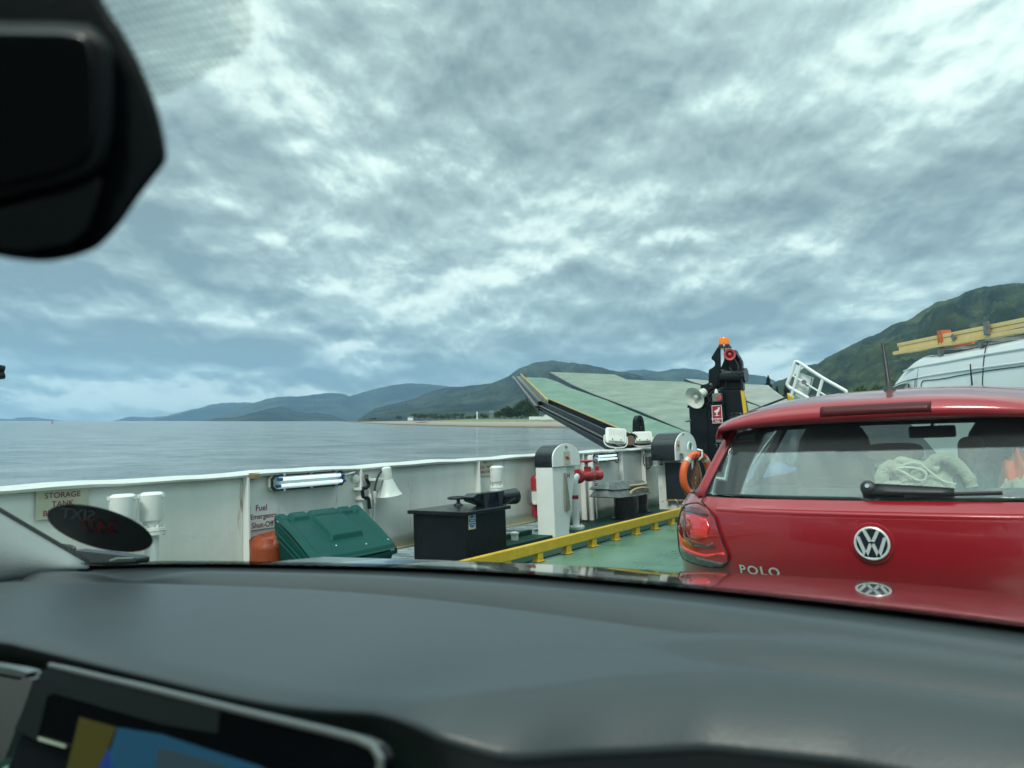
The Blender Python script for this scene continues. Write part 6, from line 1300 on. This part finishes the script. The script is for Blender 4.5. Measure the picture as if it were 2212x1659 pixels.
# dotted shade behind the mirror, on the glass
def on_glass(u, off=.005):       # where a line of sight meets the pane
    d = ray(u); lo, hi = .3, 2.2
    def side(t):
        p = EYE+d*t; x0 = p[0]
        for _ in range(6): k = min(1,max(0,(p[2]-1.092)/.66)); x0 = -.46+(p[0]+.46)/(1-.16*k)
        k = (p[1]-(ysm(x0)+.012))/(-.38-(ysm(x0)+.012)); q = gp(x0, k); return p[2]-q.z
    t0 = .04
    while t0 < 2.5 and side(t0) < 0: t0 += .01
    a, b = t0-.01, t0
    for _ in range(20):
        m_ = (a+b)/2
        if side(m_) < 0: a = m_
        else: b = m_
    return Vector(EYE+d*(a-off))
def glass_patch(poly, n=14, off=.005):
    xs_ = [p[0] for p in poly]; ys_ = [p[1] for p in poly]; bm = bmesh.new(); bm.faces.new([bm.verts.new((x,y,0)) for x, y in poly])
    for i in range(1,n): v = min(xs_)+(max(xs_)-min(xs_))*i/n; bmesh.ops.bisect_plane(bm, geom=bm.verts[:]+bm.edges[:]+bm.faces[:], plane_co=(v,0,0), plane_no=(1,0,0))
    for i in range(1,n): v = min(ys_)+(max(ys_)-min(ys_))*i/n; bmesh.ops.bisect_plane(bm, geom=bm.verts[:]+bm.edges[:]+bm.faces[:], plane_co=(0,v,0), plane_no=(0,1,0))
    bm.verts.index_update(); mb = MB(); mb.add([on_glass((v.co.x,v.co.y), off) for v in bm.verts], [tuple(v.index for v in f.verts) for f in bm.faces]); bm.free(); return mb
obj("dotted_shade", glass_patch([(120,-40),(515,-40),(534,0),(545,40),(548,72),(542,98),(520,120),(480,142),(430,168),(380,196),(345,214),(300,214),(120,214)]), fritp, ws, smooth="full")
# oval sticker seen from inside
el_ = [(216+118*math.cos(q)*math.cos(.27)-43*math.sin(q)*math.sin(.27), 1141+118*math.cos(q)*math.sin(.27)+43*math.sin(q)*math.cos(.27)) for q in [i/40*6.283 for i in range(40)]]
stk = obj("oval_sticker", glass_patch(el_, 8, .004), mat("sticker_back", (.007,.009,.010), .45), ws, smooth="full", label="black oval sticker with mirrored lettering")
def stk_text(body, u0, size, ang, m, sx=1.0):
    mb0 = textmb(body, size, (0,0,0), (1,0,0), (0,1,0)); ca, sa = math.cos(ang), math.sin(ang); mb = MB(); vs = []
    for v in mb0.v: a, b = -v.x*sx, -v.y; vs.append(on_glass((u0[0]+a*ca-b*sa, u0[1]+a*sa+b*ca), .007))
    mb.add(vs, mb0.f); obj("lettering", mb, m, stk)
stk_text("SIXT", (168,1112), 32, .10, mat("sticker_grey_letters", (.30,.33,.33), .6), 1.15)
stk_text("24/7", (212,1137), 36, .12, mat("sticker_red_letters", (.40,.012,.014), .6), 1.25)
stk_text("call us any time", (222,1150), 9, .06, mat("sticker_dim_letters", (.018,.022,.024), .6), 1.3)
# wiper parked outside the lower left corner
w_ = lambda r, x, y, yy: at(U(r,x,y), 1, yy)
mb = MB(); mb.prism([w_(2,x,y,.86) for x, y in [(520,930),(640,922),(820,940),(1000,960),(1150,980),(1185,990),(1190,1002),(1186,1040),(1000,1050),(640,1050)]], (0,.03,0)); wi = obj("wiper", mb, blackPl, own, bevel=.004)
mb = MB(); mb.tube(smoothpath([w_(2,x,y,.84) for x, y in [(470,880),(520,876),(600,884),(645,900),(635,915),(560,915),(480,900)]]), .004, 6); obj("wiper_hinge", mb, blackPl, wi, smooth=True)
mb = MB(); mb.tube([w_(2,x,y,.85) for x, y in [(960,1012),(1020,992),(1160,990)]], .002, 6); obj("wiper_spring", mb, silver, wi)
# bonnet
fr_ = [((700,1203),1.15),((850,1207),1.35),((1010,1212),1.55),((1200,1220),1.72),((1470,1233),1.86),((1700,1243),1.92),((1883,1254),1.95),((2050,1268),1.96),((2212,1286),1.95),((2400,1318),1.90),((2600,1360),1.80)]
FRp = [at(u_,1,y_) for u_, y_ in fr_]; rows = []
for j in range(25):
    k = j/24; row = []
    for i in range(61):
        f_ = i/60*(len(FRp)-1); a = FRp[int(min(f_,len(FRp)-2))]; b = FRp[int(min(f_,len(FRp)-2))+1]; p = a.lerp(b, f_-int(min(f_,len(FRp)-2)))
        xb = p.x*.97; q = Vector((xb, ysm(max(-1.35,min(.42,xb)))+.05, 1.045)); z_l = 1.045+(p.z-1.045)*k
        v = q.lerp(p,k); v.z += .010*math.sin(math.pi*k); row.append(v)
    rows.append(row)
last = [Vector((v.x, v.y+.03, v.z-.03)) for v in rows[-1]]; last2 = [Vector((v.x, v.y+.05, v.z-.30)) for v in rows[-1]]
mb = MB(); mb.grid(rows+[last,last2]); obj("bonnet", mb, bonnet, own, smooth="full")
mb = MB(); mb.grid([[Vector((x, ysm(x)+.02, 1.06)) for x in [-1.35+1.75*i/30 for i in range(31)]], [Vector((x, ysm(x)+.07, 1.035)) for x in [-1.35+1.75*i/30 for i in range(31)]], [Vector((x, ysm(x)+.075, .9)) for x in [-1.35+1.75*i/30 for i in range(31)]]]); obj("scuttle_panel", mb, blackPl, own)
# pale left pillar trim
pp = lambda u, x=-1.37: at(u, 0, x)
rows = []
for k in range(13):
    t_ = k/12; up_ = (190-t_*560, 1221-t_*326); dn_ = (150-t_*520, 1230+t_*95)
    a = pp(up_, -1.375); b = pp(dn_, -1.315); row = []
    for j in range(9):
        m_ = a.lerp(b, j/8); m_.x += .03*math.sin(math.pi*j/8); row.append(m_)
    rows.append(row)
mb = MB(); mb.grid(rows); obj("pillar_trim", mb, pillarm, own, smooth="full", solid=.004)
mb = MB(); mb.tube([pp((188-t_*560, 1215-t_*326), -1.38) for t_ in [k/12 for k in range(13)]], .0065, 6); obj("windscreen_seal", mb, rubber, own)
# rear-view mirror and camera housing
fw = deckdir(0,0,1)
def face(poly, dist): P_ = EYE+np.array(fw)*dist; return [onpl(p, P_, np.array(fw)) for p in poly]
def shell(name, poly, dist, th, m, par, bevel, inset=0):
    a = face(poly, dist); b = face([(x-14, y-8) for x, y in poly], dist+th); n = len(a); mb = MB()
    mb.add(a+b, [tuple(range(n))[::-1], tuple(range(n,2*n))]+[(i,(i+1)%n,n+(i+1)%n,n+i) for i in range(n)]); o = obj(name, mb, m, par, bevel=bevel, smooth=True)
    o.modifiers["bevel"].segments = 5; return o
mh = shell("rear_view_mirror", smoothpath([(a,b,0) for a, b in [(-80,-90),(190,-90),(222,0),(262,62),(300,130),(335,215),(352,275),(361,325),(359,352),(338,380),(300,430),(262,485),(228,522),(205,540),(165,555),(130,563),(90,566),(40,562),(-10,553),(-80,540)]],2) and [(p.x,p.y) for p in smoothpath([(a,b,0) for a, b in [(-80,-90),(190,-90),(222,0),(262,62),(300,130),(335,215),(352,275),(361,325),(359,352),(338,380),(300,430),(262,485),(228,522),(205,540),(165,555),(130,563),(90,566),(40,562),(-10,553),(-80,540)]],2)], .300, .03, mirrorb, own, .006)
shell("mirror_rim", [(-80,48),(130,50),(200,56),(232,74),(246,110),(250,200),(247,290),(236,345),(212,378),(150,405),(0,440),(-80,455)], .291, .015, mirrorb, mh, .009)
shell("mirror_glass", [(-80,66),(130,68),(178,74),(196,92),(204,150),(206,270),(198,322),(176,352),(110,378),(0,402),(-80,418)], .2896, .005, mirrorg, mh, .002)
shell("lower_cover", [(-80,462),(0,452),(110,420),(205,378),(222,390),(208,450),(190,500),(150,530),(60,545),(-80,535)], .294, .015, mirrorb, mh, .008)
# touch screen
n_s = np.array([-.02,-1,.18]); Ps = at((100,1440),1,.29); sp_ = lambda u, o_=0: onpl(u, np.array(Ps)+nv(n_s)*o_, n_s)
u8 = lambda x, y: (x*.496, 1207+y*.496)
nd_ = Vector(nv(n_s)); bez = [(92,1446),(108,1437),(300,1482),(520,1536),(700,1578),(770,1596),(806,1612),(822,1640),(820,1690),(780,1800),(-60,1800),(0,1690),(40,1590),(70,1500)]
mb = MB(); mb.prism([sp_(u_) for u_ in bez], -nd_*.012); sc_o = obj("touch_screen", mb, screenoff, own, bevel=.003)
mb = MB(); mb.tube([sp_(u_,.001) for u_ in bez[1:10]], .0022, 8); obj("silver_rim", mb, mat("rim_grey", (.16,.18,.175), .4, metal=.3), sc_o, smooth=True)
mb = MB(); mb.prism([sp_(u8(x,y),.001) for x, y in [(225,470),(960,640),(945,760),(700,720),(230,585),(205,600),(160,790),(60,745),(110,640),(180,490)]], -nd_*.0008); obj("bezel_sheen", mb, mat("bezel_grey", (.014,.019,.019), .35), sc_o)
for nm, pl, m in (("olive_map_area",[(345,690),(505,735),(470,825),(405,960),(280,960)],olive),("blue_map_area",[(512,735),(700,765),(1130,905),(1250,980),(405,980),(480,830)],scrblue),("deep_blue_map_area",[(470,828),(505,980),(395,980)],scrdblue),
    ("dark_panel",[(690,820),(980,900),(960,980),(670,980)],mat("screen_dark", (.02,.04,.05), .3, emit=(.03,.05,.06), estr=.3)),("status_mark",[(165,775),(285,812),(282,824),(165,790)],mat("screen_mark", (.2,.25,.18), .3, emit=(.3,.4,.3), estr=.35))):
    mb = MB(); mb.prism([sp_(u8(x,y), .0012 if nm in ("olive_map_area","blue_map_area") else .002) for x, y in pl], -nd_*.0005); obj(nm, mb, m, sc_o)
mb = MB(); q = [at(u_,1,.31) for u_ in [(-60,1425),(0,1430),(60,1440),(88,1447),(70,1462),(0,1450),(-60,1445)]]; mb.prism(q, (0,-.01,0)); obj("vent_strip", mb, silver, own)
mb = MB(); q = [at(u_,1,.30) for u_ in [(-80,1452),(0,1455),(72,1468),(40,1560),(10,1640),(-80,1700)]]; mb.prism(q, (0,.02,0)); obj("vent_panel", mb, mat("vent_grey", (.12,.13,.13), .5), own)
# shell of the cabin round the camera: roof lining, doors, tailgate
mb = MB(); rows = [[Vector((x, y, 1.70+.04*math.sin((y+2.2)/1.9*3.14)-.05*((x+.46)/.85)**2)) for x in [-1.20+1.5*i/12 for i in range(13)]] for y in [-.34-.31*j for j in range(8)]]
mb.grid(rows); obj("roof", mb, mat("roof_lining", (.07,.07,.07), .9), own, smooth="full", solid=.02)
sgl = tint("own_side_glass", (.55,.60,.58), .5)
for x0, x1 in ((-1.42,-1.36),(.42,.48)):
    mb = MB(); mb.bx(x0,x1,-.70,.45,.3,1.05); obj("door", mb, dashd, own)
    mb = MB(); mb.bx(x0,x1,-2.5,-.70,.3,1.72); obj("rear_side_blocker", mb, dashd, own)  # unseen closed side, added to keep side light off the dash
    mb = MB(); xm = (x0+x1)/2; mb.prism([(xm,-.70,1.05),(xm,.42,1.05),(xm,-.34,1.68),(xm,-.70,1.70)], (.004,0,0)); obj("side_window", mb, sgl, own)
for x0, x1 in ((-1.40,-1.18),(.46,.28)):
    mb = MB(); mb.tube([(x0,-.62,1.0),(x1,-.72,1.70)], .05, 6); obj("middle_pillar", mb, dashd, own)
mb = MB(); mb.tube([(.46,.45,1.05),(.30,-.36,1.70)], .035, 6); obj("front_pillar", mb, pillarm, own)
mb = MB(); mb.bx(-1.36,.42,-2.56,-2.5,.3,1.70); obj("rear_wall", mb, dashd, own)
for cx_ in (-.92,0.0): mb = MB(); mb.bx(cx_-.25,cx_+.25,-.62,-.42,.55,1.25); obj("seat", mb, seatm, own, bevel=.05)

# ------------------------------------------------------------------ moist air over the loch
mb = MB(); mb.bx(-12000,12000,-3000,15500,SEA-900,1100)
vm = bpy.data.materials.new("moist_air"); vm.use_nodes = True; vt = vm.node_tree
for n in list(vt.nodes): vt.nodes.remove(n)
vo = vt.nodes.new("ShaderNodeOutputMaterial"); pv = vt.nodes.new("ShaderNodeVolumePrincipled"); vt.links.new(pv.outputs[0], vo.inputs["Volume"])
pv.inputs["Color"].default_value = (.42,.70,1.0,1); pv.inputs["Density"].default_value = .000062; pv.inputs["Anisotropy"].default_value = .1
hz_o = obj("haze", mb, vm); hz_o["kind"] = "stuff"; hz_o["label"] = "pale blue moist air fading the far hills"; toG(hz_o)
